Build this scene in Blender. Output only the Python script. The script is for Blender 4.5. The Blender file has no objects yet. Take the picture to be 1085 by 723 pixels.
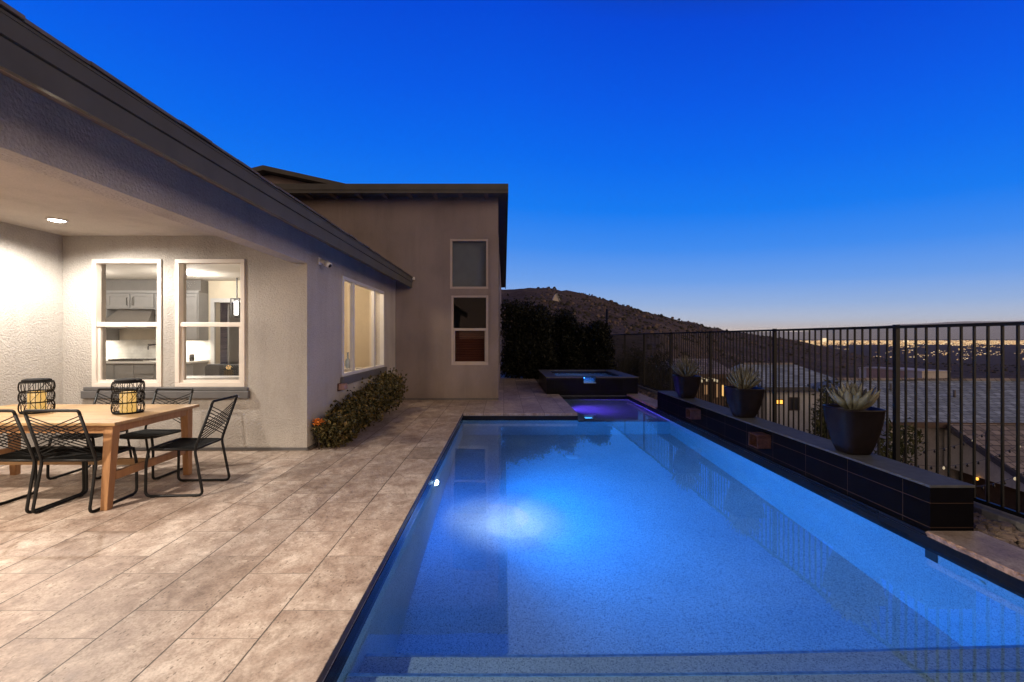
import bpy, math, random
import numpy as np
from mathutils import Vector, Matrix

random.seed(7)
HAZE = 1.3e-5
RNG = np.random.default_rng(7)
S = bpy.context.scene
COL = S.collection
PI = math.pi


def srgb(r, g, b):
    def f(c):
        c /= 255.0
        return c / 12.92 if c <= 0.04045 else ((c + 0.055) / 1.055) ** 2.4
    return (f(r), f(g), f(b), 1.0)


# ------------------------------------------------------------------ helpers
def wloc(o):
    v = Vector((0, 0, 0))
    while o is not None:
        v += o.location
        o = o.parent
    return v


class MB:
    """collects shapes, links them as one mesh object"""

    def __init__(self):
        self.v, self.f, self.sm, self.mi = [], [], [], []

    def add(self, verts, faces, smooth=False, mi=0):
        b = len(self.v)
        self.v.extend([tuple(p) for p in verts])
        self.f.extend([tuple(b + i for i in q) for q in faces])
        self.sm.extend([smooth] * len(faces))
        self.mi.extend([mi] * len(faces))
        return self

    def box(self, x0, x1, y0, y1, z0, z1, mi=0):
        v = [(x0, y0, z0), (x1, y0, z0), (x1, y1, z0), (x0, y1, z0), (x0, y0, z1), (x1, y0, z1), (x1, y1, z1), (x0, y1, z1)]
        return self.add(v, [(0, 3, 2, 1), (4, 5, 6, 7), (0, 1, 5, 4), (1, 2, 6, 5), (2, 3, 7, 6), (3, 0, 4, 7)], mi=mi)

    def hexa(self, bot, top, mi=0):
        return self.add(list(bot) + list(top), [(0, 3, 2, 1), (4, 5, 6, 7), (0, 1, 5, 4), (1, 2, 6, 5), (2, 3, 7, 6), (3, 0, 4, 7)], mi=mi)

    def prism(self, poly, axis, a0, a1, mi=0):
        """poly: 2D points, extruded along axis (0,1,2)"""
        def p3(p, a):
            q = [0, 0, 0]
            o = [i for i in range(3) if i != axis]
            q[o[0]], q[o[1]], q[axis] = p[0], p[1], a
            return q
        n = len(poly)
        v = [p3(p, a0) for p in poly] + [p3(p, a1) for p in poly]
        f = [tuple(range(n))[::-1], tuple(range(n, 2 * n))] + [(i, (i + 1) % n, n + (i + 1) % n, n + i) for i in range(n)]
        return self.add(v, f, mi=mi)

    def tube(self, pts, r, n=8, closed=False, caps=True, mi=0):
        pts = [Vector(p) for p in pts]
        m = len(pts)
        rs = r if isinstance(r, (list, tuple)) else [r] * m
        T = []
        for i in range(m):
            if closed:
                t = pts[(i + 1) % m] - pts[i - 1]
            else:
                t = pts[min(i + 1, m - 1)] - pts[max(i - 1, 0)]
            T.append(t.normalized() if t.length > 1e-9 else Vector((0, 0, 1)))
        a = T[0].orthogonal().normalized()
        V = []
        for i in range(m):
            a = (a - T[i] * a.dot(T[i]))
            a = a.normalized() if a.length > 1e-6 else T[i].orthogonal().normalized()
            b = T[i].cross(a)
            for k in range(n):
                an = 2 * PI * k / n
                V.append(pts[i] + (a * math.cos(an) + b * math.sin(an)) * rs[i])
        F = []
        for i in range(m if closed else m - 1):
            j = (i + 1) % m
            for k in range(n):
                F.append((i * n + k, i * n + (k + 1) % n, j * n + (k + 1) % n, j * n + k))
        if not closed and caps:
            F.append(tuple(range(n))[::-1])
            F.append(tuple(range((m - 1) * n, m * n)))
        return self.add(V, F, True, mi)

    def lathe(self, prof, c=(0, 0, 0), n=24, mi=0, shape=None):
        """prof: list (r, z); shape(angle)->radius multiplier"""
        V, F = [], []
        for r, z in prof:
            for k in range(n):
                a = 2 * PI * k / n
                q = shape(a) if shape else 1
                V.append((c[0] + r * q * math.cos(a), c[1] + r * q * math.sin(a), c[2] + z))
        for i in range(len(prof) - 1):
            for k in range(n):
                F.append((i * n + k, i * n + (k + 1) % n, (i + 1) * n + (k + 1) % n, (i + 1) * n + k))
        F.append(tuple(range(n))[::-1])
        F.append(tuple(range((len(prof) - 1) * n, len(prof) * n)))
        return self.add(V, F, True, mi)

    def wall(self, axis, a0, a1, u0, u1, z0, z1, holes=(), mi=0):
        """wall slab normal to axis (0 = X, 1 = Y) from a0..a1, clean openings"""
        us = sorted({u0, u1} | {h[0] for h in holes} | {h[1] for h in holes})
        zs = sorted({z0, z1} | {h[2] for h in holes} | {h[3] for h in holes})

        def solid(i, j):
            if i < 0 or j < 0 or i >= len(us) - 1 or j >= len(zs) - 1:
                return False
            cu, cz = (us[i] + us[i + 1]) / 2, (zs[j] + zs[j + 1]) / 2
            return not any(h[0] < cu < h[1] and h[2] < cz < h[3] for h in holes)

        def P(a, u, z):
            return (a, u, z) if axis == 0 else (u, a, z)
        for i in range(len(us) - 1):
            for j in range(len(zs) - 1):
                if not solid(i, j):
                    continue
                A, B, C, D = us[i], us[i + 1], zs[j], zs[j + 1]
                q0 = [P(a0, A, C), P(a0, B, C), P(a0, B, D), P(a0, A, D)]
                q1 = [P(a1, A, C), P(a1, B, C), P(a1, B, D), P(a1, A, D)]
                fw = (0, 1, 2, 3) if axis == 1 else (3, 2, 1, 0)
                self.add(q0, [fw])
                self.add(q1, [fw[::-1]])
                for di, dj, e in ((-1, 0, (0, 3)), (1, 0, (1, 2)), (0, -1, (0, 1)), (0, 1, (3, 2))):
                    if not solid(i + di, j + dj):
                        self.add([q0[e[0]], q0[e[1]], q1[e[1]], q1[e[0]]], [(0, 1, 2, 3)])
        return self

    def build(self, name, mats, parent=None, bevel=0, recalc=False, kind=None):
        me = bpy.data.meshes.new(name)
        off = wloc(parent) if parent else Vector((0, 0, 0))
        me.from_pydata([(p[0] - off.x, p[1] - off.y, p[2] - off.z) for p in self.v], [], self.f)
        if not isinstance(mats, (list, tuple)):
            mats = [mats]
        for m in mats:
            me.materials.append(m)
        me.polygons.foreach_set('use_smooth', self.sm)
        me.polygons.foreach_set('material_index', self.mi)
        me.update()
        if recalc:
            import bmesh
            bm = bmesh.new()
            bm.from_mesh(me)
            bmesh.ops.remove_doubles(bm, verts=bm.verts, dist=1e-5)
            bmesh.ops.recalc_face_normals(bm, faces=bm.faces)
            bm.to_mesh(me)
            bm.free()
        o = bpy.data.objects.new(name, me)
        COL.objects.link(o)
        if parent:
            o.parent = parent
        if kind:
            o['kind'] = kind
        if bevel:
            md = o.modifiers.new('bevel', 'BEVEL')
            md.width = bevel
            md.segments = 2
            md.limit_method = 'ANGLE'
        return o


def thing(name, label, cat, loc=(0, 0, 0), rz=0, group=None):
    o = bpy.data.objects.new(name, None)
    COL.objects.link(o)
    o.location = loc
    o.rotation_euler = (0, 0, rz)
    o.empty_display_size = .1
    return tag(o, label, cat, group)


def tag(o, label, cat, group=None):
    o['label'] = label
    o['category'] = cat
    if group:
        o['group'] = group
    return o


def dup(root, loc, rz, label, group=None):
    r = root.copy()
    COL.objects.link(r)
    r.location = loc
    r.rotation_euler = (0, 0, rz)
    r['label'] = label
    if group:
        r['group'] = group
    for ch in list(root.children):
        c = ch.copy()
        COL.objects.link(c)
        c.parent = r
        for g in ch.children:
            d = g.copy()
            COL.objects.link(d)
            d.parent = c
    return r


def fillet(pts, r, n=5):
    pts = [Vector(p) for p in pts]
    out = [pts[0]]
    for i in range(1, len(pts) - 1):
        a, b, c = pts[i - 1], pts[i], pts[i + 1]
        d1, d2 = (a - b), (c - b)
        q = min(r, d1.length * .45, d2.length * .45)
        p1, p2 = b + d1.normalized() * q, b + d2.normalized() * q
        for k in range(n + 1):
            t = k / n
            out.append(p1 * (1 - t) ** 2 + b * 2 * t * (1 - t) + p2 * t * t)
    out.append(pts[-1])
    return out


# ------------------------------------------------------------------ materials
class NT:
    def __init__(self, name):
        self.m = bpy.data.materials.new(name)
        self.m.use_nodes = True
        self.t = self.m.node_tree
        self.n = self.t.nodes
        self.b = self.n['Principled BSDF']
        self.out = self.n['Material Output']

    def node(self, typ, ins=None, **kw):
        x = self.n.new(typ)
        for k, v in kw.items():
            setattr(x, k, v)
        for k, v in (ins or {}).items():
            self.set(x.inputs[k], v)
        return x

    def set(self, sock, v):
        if isinstance(v, bpy.types.NodeSocket):
            self.t.links.new(v, sock)
        else:
            sock.default_value = v

    def pos(self, scale=(1, 1, 1), rot=(0, 0, 0), loc=(0, 0, 0), obj=False):
        if obj:
            src = self.node('ShaderNodeTexCoord').outputs['Object']
        else:
            src = self.node('ShaderNodeNewGeometry').outputs['Position']
        return self.node('ShaderNodeMapping', {'Vector': src, 'Scale': scale, 'Rotation': rot, 'Location': loc}).outputs[0]

    def noise(self, vec, scale, detail=4, rough=.55, dist=0):
        return self.node('ShaderNodeTexNoise', {'Vector': vec, 'Scale': scale, 'Detail': detail, 'Roughness': rough, 'Distortion': dist}).outputs['Fac']

    def ramp(self, fac, stops, interp='LINEAR'):
        r = self.node('ShaderNodeValToRGB', {'Fac': fac})
        r.color_ramp.interpolation = interp
        e = r.color_ramp.elements
        while len(e) < len(stops):
            e.new(.5)
        for x, (p, c) in zip(e, stops):
            x.position = p
            x.color = c if len(c) == 4 else (*c, 1)
        return r.outputs['Color']

    def mix(self, fac, a, b, mode='MIX'):
        x = self.node('ShaderNodeMix', data_type='RGBA', blend_type=mode)
        self.set(x.inputs[0], fac)
        self.set(x.inputs[6], a)
        self.set(x.inputs[7], b)
        return x.outputs[2]

    def math(self, op, a, b=0.0, clamp=False):
        x = self.node('ShaderNodeMath', operation=op, use_clamp=clamp)
        self.set(x.inputs[0], a)
        self.set(x.inputs[1], b)
        return x.outputs[0]

    def bump(self, h, strength=.3, dist=.01):
        x = self.node('ShaderNodeBump', {'Height': h, 'Strength': strength, 'Distance': dist})
        self.set(self.b.inputs['Normal'], x.outputs[0])

    def pbr(self, **kw):
        for k, v in kw.items():
            self.set(self.b.inputs[k.replace('_', ' ')], v)
        return self.m


def c4(c):
    return c if len(c) == 4 else (*c, 1)


def mat(name, col, rough=.6, metal=0, var=.15, scale=6, bump=0, bscale=80, bdist=.004, obj=False, spec=.5, stretch=(1, 1, 1)):
    N = NT(name)
    p = N.pos(scale=stretch, obj=obj)
    f = N.noise(p, scale, 5)
    a = tuple(x * (1 - var) for x in col[:3]) + (1,)
    b = tuple(min(1, x * (1 + var)) for x in col[:3]) + (1,)
    N.pbr(Base_Color=N.ramp(f, [(.3, a), (.7, b)]), Roughness=rough, Metallic=metal)
    N.b.inputs['Specular IOR Level'].default_value = spec
    if bump:
        N.bump(N.noise(p, bscale, 3), bump, bdist)
    return N.m


def emit(name, col, s, sample=True):
    N = NT(name)
    N.pbr(Base_Color=(0.1, .1, .1, 1), Emission_Color=c4(col), Emission_Strength=s)
    if not sample:
        N.m.cycles.emission_sampling = 'NONE'
    return N.m


def stucco(name, col, scale=55, strength=.8, dist=.012):
    N = NT(name)
    p = N.pos()
    big = N.noise(p, 1.2, 4)
    c = N.ramp(big, [(.3, tuple(x * .86 for x in col)), (.5, col), (.7, tuple(x * 1.08 for x in col))])
    stn = N.noise(N.node('ShaderNodeMapping', {'Vector': p, 'Scale': (2.2, 2.2, .35)}).outputs[0], 1.6, 5, .65)
    c = N.mix(1.0, c, N.ramp(stn, [(.32, (.91, .905, .90)), (.5, (1, 1, 1)), (.75, (1.03, 1.03, 1.03))]), 'MULTIPLY')
    g = N.noise(p, scale, 3, .6)
    c = N.mix(.5, c, N.mix(1.0, c, N.ramp(g, [(.35, (.82, .82, .82)), (.65, (1.1, 1.1, 1.1))]), 'MULTIPLY'))
    v = N.node('ShaderNodeTexVoronoi', {'Vector': p, 'Scale': scale * .8}, feature='SMOOTH_F1').outputs['Distance']
    N.pbr(Base_Color=c, Roughness=.92)
    N.b.inputs['Specular IOR Level'].default_value = .2
    N.bump(N.math('ADD', N.math('MULTIPLY', g, .8), N.math('MULTIPLY', v, -.6)), strength, dist)
    return N.m


def travertine(name, joints=True, tint=(1, 1, 1)):
    N = NT(name)
    p = N.pos()
    sw = N.node('ShaderNodeMapping', {'Vector': p, 'Rotation': (0, 0, PI / 2), 'Location': (0, 0, 0)})
    # brick u = Y, v = X
    sx = N.node('ShaderNodeSeparateXYZ', {'Vector': p})
    cmb = N.node('ShaderNodeCombineXYZ', {'X': sx.outputs['Y'], 'Y': N.math('ADD', sx.outputs['X'], .816 + .405 * 40)})
    br = N.node('ShaderNodeTexBrick', {'Vector': cmb.outputs[0], 'Color1': (0, 0, 0, 1), 'Color2': (1, 1, 1, 1), 'Mortar': (.5, .5, .5, 1), 'Scale': 1.0,
                                       'Mortar Size': .0032, 'Mortar Smooth': .4, 'Bias': 0.0, 'Brick Width': .625, 'Row Height': .405})
    br.offset = .37
    br.offset_frequency = 2
    br.squash = 1
    tone = br.outputs['Color']
    # per-paver shift of the pattern so veins stop at the joints
    off = N.node('ShaderNodeVectorMath', {0: p, 1: N.node('ShaderNodeVectorMath', {0: tone, 1: (7.3, 3.1, 5.0)}, operation='MULTIPLY').outputs[0]}, operation='ADD').outputs[0]
    st = N.node('ShaderNodeMapping', {'Vector': off, 'Scale': (2.3, 1.7, 1.0)}).outputs[0]
    cloud = N.noise(st, 2.4, 12, .72, .4)
    vein = N.noise(N.node('ShaderNodeMapping', {'Vector': off, 'Scale': (6.5, 4.2, 1)}).outputs[0], 2.6, 10, .74, .5)
    grain = N.noise(off, 70.0, 4, .7)
    base = N.ramp(cloud, [(.32, (.25, .19, .155)), (.46, (.37, .305, .26)), (.55, (.45, .39, .34)), (.68, (.60, .545, .49))])
    base = N.mix(1.0, base, N.ramp(vein, [(.34, (.70, .66, .63)), (.46, (.96, .95, .94)), (.66, (1.14, 1.14, 1.14))]), 'MULTIPLY')
    base = N.mix(1.0, base, N.ramp(grain, [(.3, (.72, .70, .68)), (.5, (1, 1, 1)), (.7, (1.18, 1.18, 1.18))]), 'MULTIPLY')
    tn = N.ramp(tone, [(0, (.80, .77, .75)), (.35, (1.0, .95, .92)), (.7, (1, .98, .97)), (1, (1.16, 1.13, 1.1))])
    base = N.mix(1.0, base, tn, 'MULTIPLY')
    wear = N.noise(p, .55, 4, .6)
    base = N.mix(1.0, base, N.ramp(wear, [(.3, (.86, .84, .84)), (.7, (1.1, 1.1, 1.1))]), 'MULTIPLY')
    pit = N.node('ShaderNodeTexVoronoi', {'Vector': N.node('ShaderNodeMapping', {'Vector': off, 'Scale': (1.5, .8, 1)}).outputs[0], 'Scale': 26.0, 'Randomness': 1.0}).outputs['Distance']
    pz = N.noise(st, 4.0, 3)
    pm = N.math('MULTIPLY', N.math('LESS_THAN', pit, .2), N.math('GREATER_THAN', pz, .5))
    base = N.mix(N.math('MULTIPLY', pm, .62), base, (.1, .07, .05, 1))
    # filled chips, paler
    pit2 = N.node('ShaderNodeTexVoronoi', {'Vector': N.node('ShaderNodeMapping', {'Vector': off, 'Scale': (1.0, 1.6, 1)}).outputs[0], 'Scale': 7.0}).outputs['Distance']
    pm2 = N.math('MULTIPLY', N.math('LESS_THAN', pit2, .13), N.math('GREATER_THAN', N.noise(st, 2.1, 2), .56))
    base = N.mix(N.math('MULTIPLY', pm2, .45), base, (.68, .6, .5, 1))
    h = N.math('ADD', N.math('MULTIPLY', cloud, .4), N.math('MULTIPLY', pm, -.8))
    if joints:
        jn = N.noise(p, 9, 3)
        jm = N.math('MULTIPLY', br.outputs['Fac'], N.ramp(jn, [(.3, (.45, .45, .45)), (.6, (1, 1, 1))]))
        fr_ = N.math('FRACT', N.math('DIVIDE', N.math('ADD', sx.outputs['X'], .816 + .405 * 40), .405))
        dj = N.math('MULTIPLY', N.math('MINIMUM', fr_, N.math('SUBTRACT', 1.0, fr_)), .405)
        wob = N.math('MULTIPLY', N.noise(p, 14, 4, .7), .0085)
        row = N.math('LESS_THAN', dj, wob)
        base = N.mix(N.math('MULTIPLY', jm, .75), base, (.05, .038, .03, 1))
        base = N.mix(N.math('MULTIPLY', row, .72), base, (.02, .015, .012, 1))
        h = N.math('SUBTRACT', h, N.math('MULTIPLY', row, 1.5))
        h = N.math('SUBTRACT', h, N.math('MULTIPLY', br.outputs['Fac'], 1.2))
    base = N.mix(1.0, base, (tint[0] * 1.03, tint[1] * 1.0, tint[2] * .96, 1), 'MULTIPLY')
    N.pbr(Base_Color=base, Roughness=N.ramp(cloud, [(.3, (.42, .42, .42)), (.7, (.62, .62, .62))]))
    N.b.inputs['Specular IOR Level'].default_value = .35
    N.bump(h, .35, .004)
    return N.m


def pebble(name, c1=(.33, .34, .34), c2=(.72, .73, .72)):
    N = NT(name)
    p = N.pos()
    v = N.node('ShaderNodeTexVoronoi', {'Vector': p, 'Scale': 150.0}).outputs['Color']
    g = N.node('ShaderNodeSeparateColor', {'Color': v}).outputs[0]
    c = N.ramp(g, [(0.0, (.2, .21, .21)), (.14, (.42, .43, .43)), (.55, (.56, .57, .56)), (1, (.66, .67, .66))])
    bg = N.noise(p, 1.3, 4)
    c = N.mix(1.0, c, N.ramp(bg, [(.3, (.88, .9, .92)), (.7, (1.05, 1.05, 1.05))]), 'MULTIPLY')
    N.pbr(Base_Color=c, Roughness=.8)
    return N.m


def tile(name, col, sx, sz, grout, axis=1, rough=.18, zoff=0.0, var=.3, spec=.18):
    """large wall tiles by world position; axis 1: runs along Y, 0: along X"""
    N = NT(name)
    p = N.node('ShaderNodeSeparateXYZ', {'Vector': N.pos()})
    u = N.math('ADD', p.outputs['Y' if axis == 1 else 'X'], 20.0)
    cmb = N.node('ShaderNodeCombineXYZ', {'X': u, 'Y': N.math('ADD', p.outputs['Z'], 10.0 + zoff)})
    br = N.node('ShaderNodeTexBrick', {'Vector': cmb.outputs[0], 'Color1': tuple(x * (1 - var) for x in col) + (1,), 'Color2': tuple(x * (1 + var) for x in col) + (1,),
                                       'Mortar': c4(grout), 'Scale': 1.0, 'Mortar Size': .003, 'Mortar Smooth': .2, 'Bias': 0.0, 'Brick Width': sx, 'Row Height': sz})
    br.offset = .0
    n = N.noise(N.pos(), 5, 4)
    c = N.mix(1.0, br.outputs['Color'], N.ramp(n, [(.3, (.85, .85, .85)), (.7, (1.12, 1.12, 1.12))]), 'MULTIPLY')
    N.pbr(Base_Color=c, Roughness=N.math('ADD', N.math('MULTIPLY', n, .05), rough))
    N.b.inputs['Specular IOR Level'].default_value = spec
    N.bump(N.math('MULTIPLY', br.outputs['Fac'], -1), .3, .003)
    return N.m


def wood(name, c1, c2, axis='X', rough=.5, scale=3.0):
    N = NT(name)
    sc = {'X': (.35, 6, 6), 'Y': (6, .35, 6), 'Z': (6, 6, .35)}[axis]
    p = N.pos(scale=sc)
    n = N.noise(p, scale, 6, .65, .6)
    f = N.noise(p, scale * 6, 3)
    c = N.ramp(n, [(.28, c1), (.72, c2)])
    c = N.mix(.3, c, N.mix(1.0, c, N.ramp(f, [(.3, (.6, .6, .6)), (.7, (1.2, 1.2, 1.2))]), 'MULTIPLY'))
    N.pbr(Base_Color=c, Roughness=rough)
    N.bump(n, .15, .002)
    return N.m


def glass_pane(name, tint=(1, 1, 1, 1), gl=1.0):
    N = NT(name)
    tr = N.node('ShaderNodeBsdfTransparent', {'Color': tint})
    gs = N.node('ShaderNodeBsdfGlossy', {'Color': (gl, gl, gl, 1), 'Roughness': .01})
    bf = N.node('ShaderNodeNewGeometry').outputs['Backfacing']
    fr = N.node('ShaderNodeFresnel', {'IOR': N.math('SUBTRACT', 1.45, N.math('MULTIPLY', bf, 1.45 - 1 / 1.45))})
    mx = N.node('ShaderNodeMixShader', {0: fr.outputs[0], 1: tr.outputs[0], 2: gs.outputs[0]})
    N.t.links.new(mx.outputs[0], N.out.inputs['Surface'])
    return N.m


def leafmat(name, c1, c2, c3, scale=9, trans=.15):
    N = NT(name)
    p = N.pos()
    n = N.noise(p, scale, 3)
    n2 = N.noise(p, scale * 6, 2)
    c = N.ramp(n, [(.3, c1), (.5, c2), (.72, c3)])
    c = N.mix(.6, c, N.mix(1.0, c, N.ramp(n2, [(.3, (.55, .55, .55)), (.7, (1.4, 1.4, 1.4))]), 'MULTIPLY'))
    N.pbr(Base_Color=c, Roughness=.55)
    N.b.inputs['Specular IOR Level'].default_value = .25
    return N.m


M = {}
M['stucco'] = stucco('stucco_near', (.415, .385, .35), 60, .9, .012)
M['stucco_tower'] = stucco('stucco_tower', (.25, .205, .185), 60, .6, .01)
M['soffit'] = stucco('stucco_ceiling', (.46, .42, .375), 90, .35, .006)
M['fascia'] = mat('fascia_paint', (.092, .088, .078), .7, spec=.15, var=.12, scale=3, bump=.1, bscale=40)
M['trim_dark'] = mat('sill_paint', (.105, .1, .1), .6, var=.12, bump=.2, bscale=120)
M['eave_wood'] = wood('eave_board', (.15, .11, .085, 1), (.27, .21, .17, 1), 'Y', .7)
M['roof_tile'] = mat('roof_tile', (.11, .09, .08), .8, var=.35, scale=8)
M['win_frame'] = mat('window_vinyl', (.68, .61, .54), .4, var=.05)
M['win_tower'] = mat('window_vinyl_tan', (.40, .33, .28), .5, var=.05)
M['win_white'] = mat('window_white', (.6, .6, .6), .4, var=.05)
M['glass'] = glass_pane('window_glass')
M['glass_dark'] = glass_pane('tower_glass', (.75, .78, .8, 1), .35)
M['deck'] = travertine('travertine_pavers')
M['slab'] = travertine('travertine_coping', False, (.95, .92, .85))
M['chip_edge'] = mat('travertine_chiselled_edge', (.42, .26, .17), .85, var=.5, scale=25, bump=1.0, bscale=40, bdist=.02)
M['pebble'] = pebble('pebble_finish')
M['tile'] = tile('black_tile', (.004, .0035, .005), .61, .19, (.06, .036, .026), 1, .5, zoff=.05, var=.12, spec=.03)
M['tile_x'] = tile('black_tile_cross', (.006, .006, .008), .61, .3, (.02, .017, .016), 0, .3, zoff=.11, spec=.1)
M['waterline'] = tile('waterline_tile', (.008, .009, .014), .3, .15, (.014, .013, .014), 1, .15)
M['steptile'] = mat('blue_step_tile', (.42, .62, .9), .2, var=.3, scale=30)
M['cap'] = mat('dark_slate_cap', (.075, .075, .073), .65, var=.25, scale=12, bump=.4, bscale=60)
M['metal_black'] = mat('black_powder_coat', (.005, .005, .005), .5, var=.2, spec=.3)
M['cord'] = mat('black_cord', (.007, .007, .007), .85, var=.3, scale=60, spec=.2)
M['teak'] = wood('teak', (.30, .172, .075, 1), (.47, .31, .15, 1), 'X', .5)
M['teak_leg'] = wood('teak_leg', (.26, .125, .05, 1), (.40, .21, .09, 1), 'Z', .5)
M['wire'] = mat('rattan_black', (.008, .007, .007), .8, var=.3, spec=.2)
M['copper'] = mat('copper', (.11, .045, .03), .55, metal=.5, var=.45, scale=20)
M['pot'] = mat('glazed_dark_pot', (.014, .010, .010), .32, var=.35, scale=7, spec=.12)
M['soil'] = mat('gravel_soil', (.13, .11, .09), .9, var=.6, scale=90, bump=.8, bscale=90, bdist=.01)
M['agave'] = leafmat('agave_leaf', (.13, .13, .09, 1), (.20, .19, .13, 1), (.29, .25, .17, 1), 6)
M['shrub'] = leafmat('shrub_leaf', (.02, .02, .008, 1), (.065, .056, .018, 1), (.20, .13, .04, 1), 11)
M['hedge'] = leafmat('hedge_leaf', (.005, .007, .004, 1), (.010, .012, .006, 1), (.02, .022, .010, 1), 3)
M['olive'] = leafmat('olive_leaf', (.03, .038, .014, 1), (.075, .078, .03, 1), (.14, .13, .05, 1), 6)
M['bark'] = mat('bark', (.06, .045, .035), .9, var=.4, scale=20)
M['orange'] = mat('orange_petals', (.62, .18, .02), .6, var=.3, scale=30)
M['concrete'] = mat('footing_concrete', (.16, .15, .14), .9, var=.25, scale=15, bump=.3, bscale=60)
M['rock'] = mat('river_rock', (.2, .145, .11), .85, var=.55, scale=9, bump=.5, bscale=40)
M['gravelbed'] = mat('gravel_bed', (.1, .075, .058), .95, var=.5, scale=30, bump=.8, bscale=45, bdist=.02)
M['soilbed'] = mat('yard_soil', (.06, .047, .038), .95, var=.4, scale=6, bump=.6, bscale=30, bdist=.02)
M['white'] = mat('white_metal', (.7, .68, .65), .4, var=.05)
M['int_wall'] = mat('interior_cream', (.72, .64, .50), .8, var=.04)
M['int_ceiling'] = mat('interior_ceiling', (.66, .62, .56), .85, var=.04)
M['int_floor'] = wood('interior_floor', (.2, .13, .08, 1), (.32, .23, .15, 1), 'X', .4)
M['cab'] = mat('grey_cabinet', (.25, .245, .24), .45, var=.05)
M['counter'] = mat('pale_quartz', (.72, .70, .66), .25, var=.08)
M['backsplash'] = tile('white_backsplash', (.75, .74, .70), .15, .075, (.66, .65, .62), 0, .25, var=.03)
M['steel'] = mat('steel', (.26, .235, .21), .4, metal=.5, var=.1, stretch=(8, 8, .5))
M['dark'] = mat('dark_fittings', (.015, .014, .014), .45, var=.2)
M['leather'] = mat('black_leather', (.018, .017, .017), .45, var=.2)
M['shade'] = mat('grey_roller_shade', (.32, .33, .34), .8, var=.06)
M['blind'] = wood('cherry_blind', (.16, .035, .018, 1), (.28, .075, .035, 1), 'X', .4)
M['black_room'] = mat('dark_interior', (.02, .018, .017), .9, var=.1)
M['vase'] = mat('blue_grey_vase', (.14, .19, .25), .25, var=.1)
M['candle'] = emit('lit_candle', (1.0, .56, .12), .72)
M['lamp'] = emit('lamp_lens', (1, .93, .82), 30)
M['lamp_in'] = emit('room_lamp_lens', (1, .93, .82), 12)
M['sconce'] = emit('sconce_glass', (1, .97, .92), 6)
M['poollens'] = emit('pool_lens', (.75, .9, 1.0), 26)
M['violens'] = emit('violet_lens', (.25, .12, 1.0), 6)
M['bulb'] = emit('string_bulb', (1, .8, .5), .5)
M['orange_lamp'] = emit('orange_lamp', (1, .42, .06), 2.2)
M['warm_win'] = emit('lit_window', (1, .55, .16), 1.0)
M['warm_dim'] = emit('lit_room', (1, .5, .2), .25)
M['nb_wall'] = stucco('neighbour_stucco', (.70, .67, .60), 10, .3, .01)
M['nb_wall2'] = stucco('neighbour_warm_lit_stucco', (.50, .35, .27), 10, .3, .01)  # orange light on the far wall put into the stucco colour
M['nb_brown'] = mat('neighbour_brown', (.10, .065, .05), .8, var=.2)
M['desert_house'] = mat('pale_stucco_far', (.55, .5, .44), .9, var=.08)


def nb_roof(name, col, row, run=(1, .12, .12)):
    N = NT(name)
    p = N.pos()
    sx = N.node('ShaderNodeSeparateXYZ', {'Vector': p})
    cmb = N.node('ShaderNodeCombineXYZ', {'X': sx.outputs['X'], 'Y': N.math('ADD', sx.outputs['Y'], 50.0)})
    br = N.node('ShaderNodeTexBrick', {'Vector': cmb.outputs[0], 'Color1': tuple(x * .7 for x in col) + (1,), 'Color2': tuple(x * 1.35 for x in col) + (1,),
                                       'Mortar': tuple(x * .35 for x in col) + (1,), 'Scale': 1.0, 'Mortar Size': .03, 'Mortar Smooth': .6, 'Bias': 0.0, 'Brick Width': .42, 'Row Height': row})
    w = N.noise(N.node('ShaderNodeMapping', {'Vector': p, 'Scale': (1.1, 4.5, 1)}).outputs[0], 1.3, 4)
    c = N.mix(N.ramp(w, [(.66, (0, 0, 0)), (.71, (.35, .35, .35))]), br.outputs['Color'], (.42, .42, .41, 1))
    N.pbr(Base_Color=c, Roughness=.75)
    N.bump(N.math('MULTIPLY', br.outputs['Fac'], -1), .8, .04)
    return N.m


M['nb_roof'] = nb_roof('grey_roof_tile', (.34, .39, .40), .33)
M['nb_roof2'] = nb_roof('brown_roof_tile', (.29, .24, .20), .33)

# water
N = NT('pool_water')
gl = N.node('ShaderNodeBsdfGlass', {'Color': (.70, .90, 1, 1), 'Roughness': .0, 'IOR': 1.42})
wp = N.pos()
wn = N.noise(wp, 2.2, 2)
bp = N.node('ShaderNodeBump', {'Height': wn, 'Strength': .05, 'Distance': .02})
N.t.links.new(bp.outputs[0], gl.inputs['Normal'])
gs = N.node('ShaderNodeBsdfGlossy', {'Color': (1, 1, 1, 1), 'Roughness': .0})
N.t.links.new(bp.outputs[0], gs.inputs['Normal'])
mx = N.node('ShaderNodeMixShader', {0: .05, 1: gl.outputs[0], 2: gs.outputs[0]})
N.t.links.new(mx.outputs[0], N.out.inputs['Surface'])
M['water'] = N.m

# ------------------------------------------------------------------ camera
CAMZ = 1.5
cam = bpy.data.cameras.new('camera')
cam.sensor_width = 36
cam.lens = 482 / 1085 * 36
cam.shift_x = 8.5 / 1085
cam.shift_y = -3.5 / 1085
cam.clip_start = .05
cam.clip_end = 60000
co = bpy.data.objects.new('camera', cam)
co.location = (0, 0, CAMZ)
co.rotation_euler = (PI / 2, 0, 0)
COL.objects.link(co)
S.camera = co

# ------------------------------------------------------------------ world (dusk)
W = bpy.data.worlds.new('World')
S.world = W
W.use_nodes = True
t = W.node_tree
bg = t.nodes['Background']


def wn_(typ, ins=None, **kw):
    x = t.nodes.new(typ)
    for k, v in kw.items():
        setattr(x, k, v)
    for k, v in (ins or {}).items():
        if isinstance(v, bpy.types.NodeSocket):
            t.links.new(v, x.inputs[k])
        else:
            x.inputs[k].default_value = v
    return x


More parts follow.
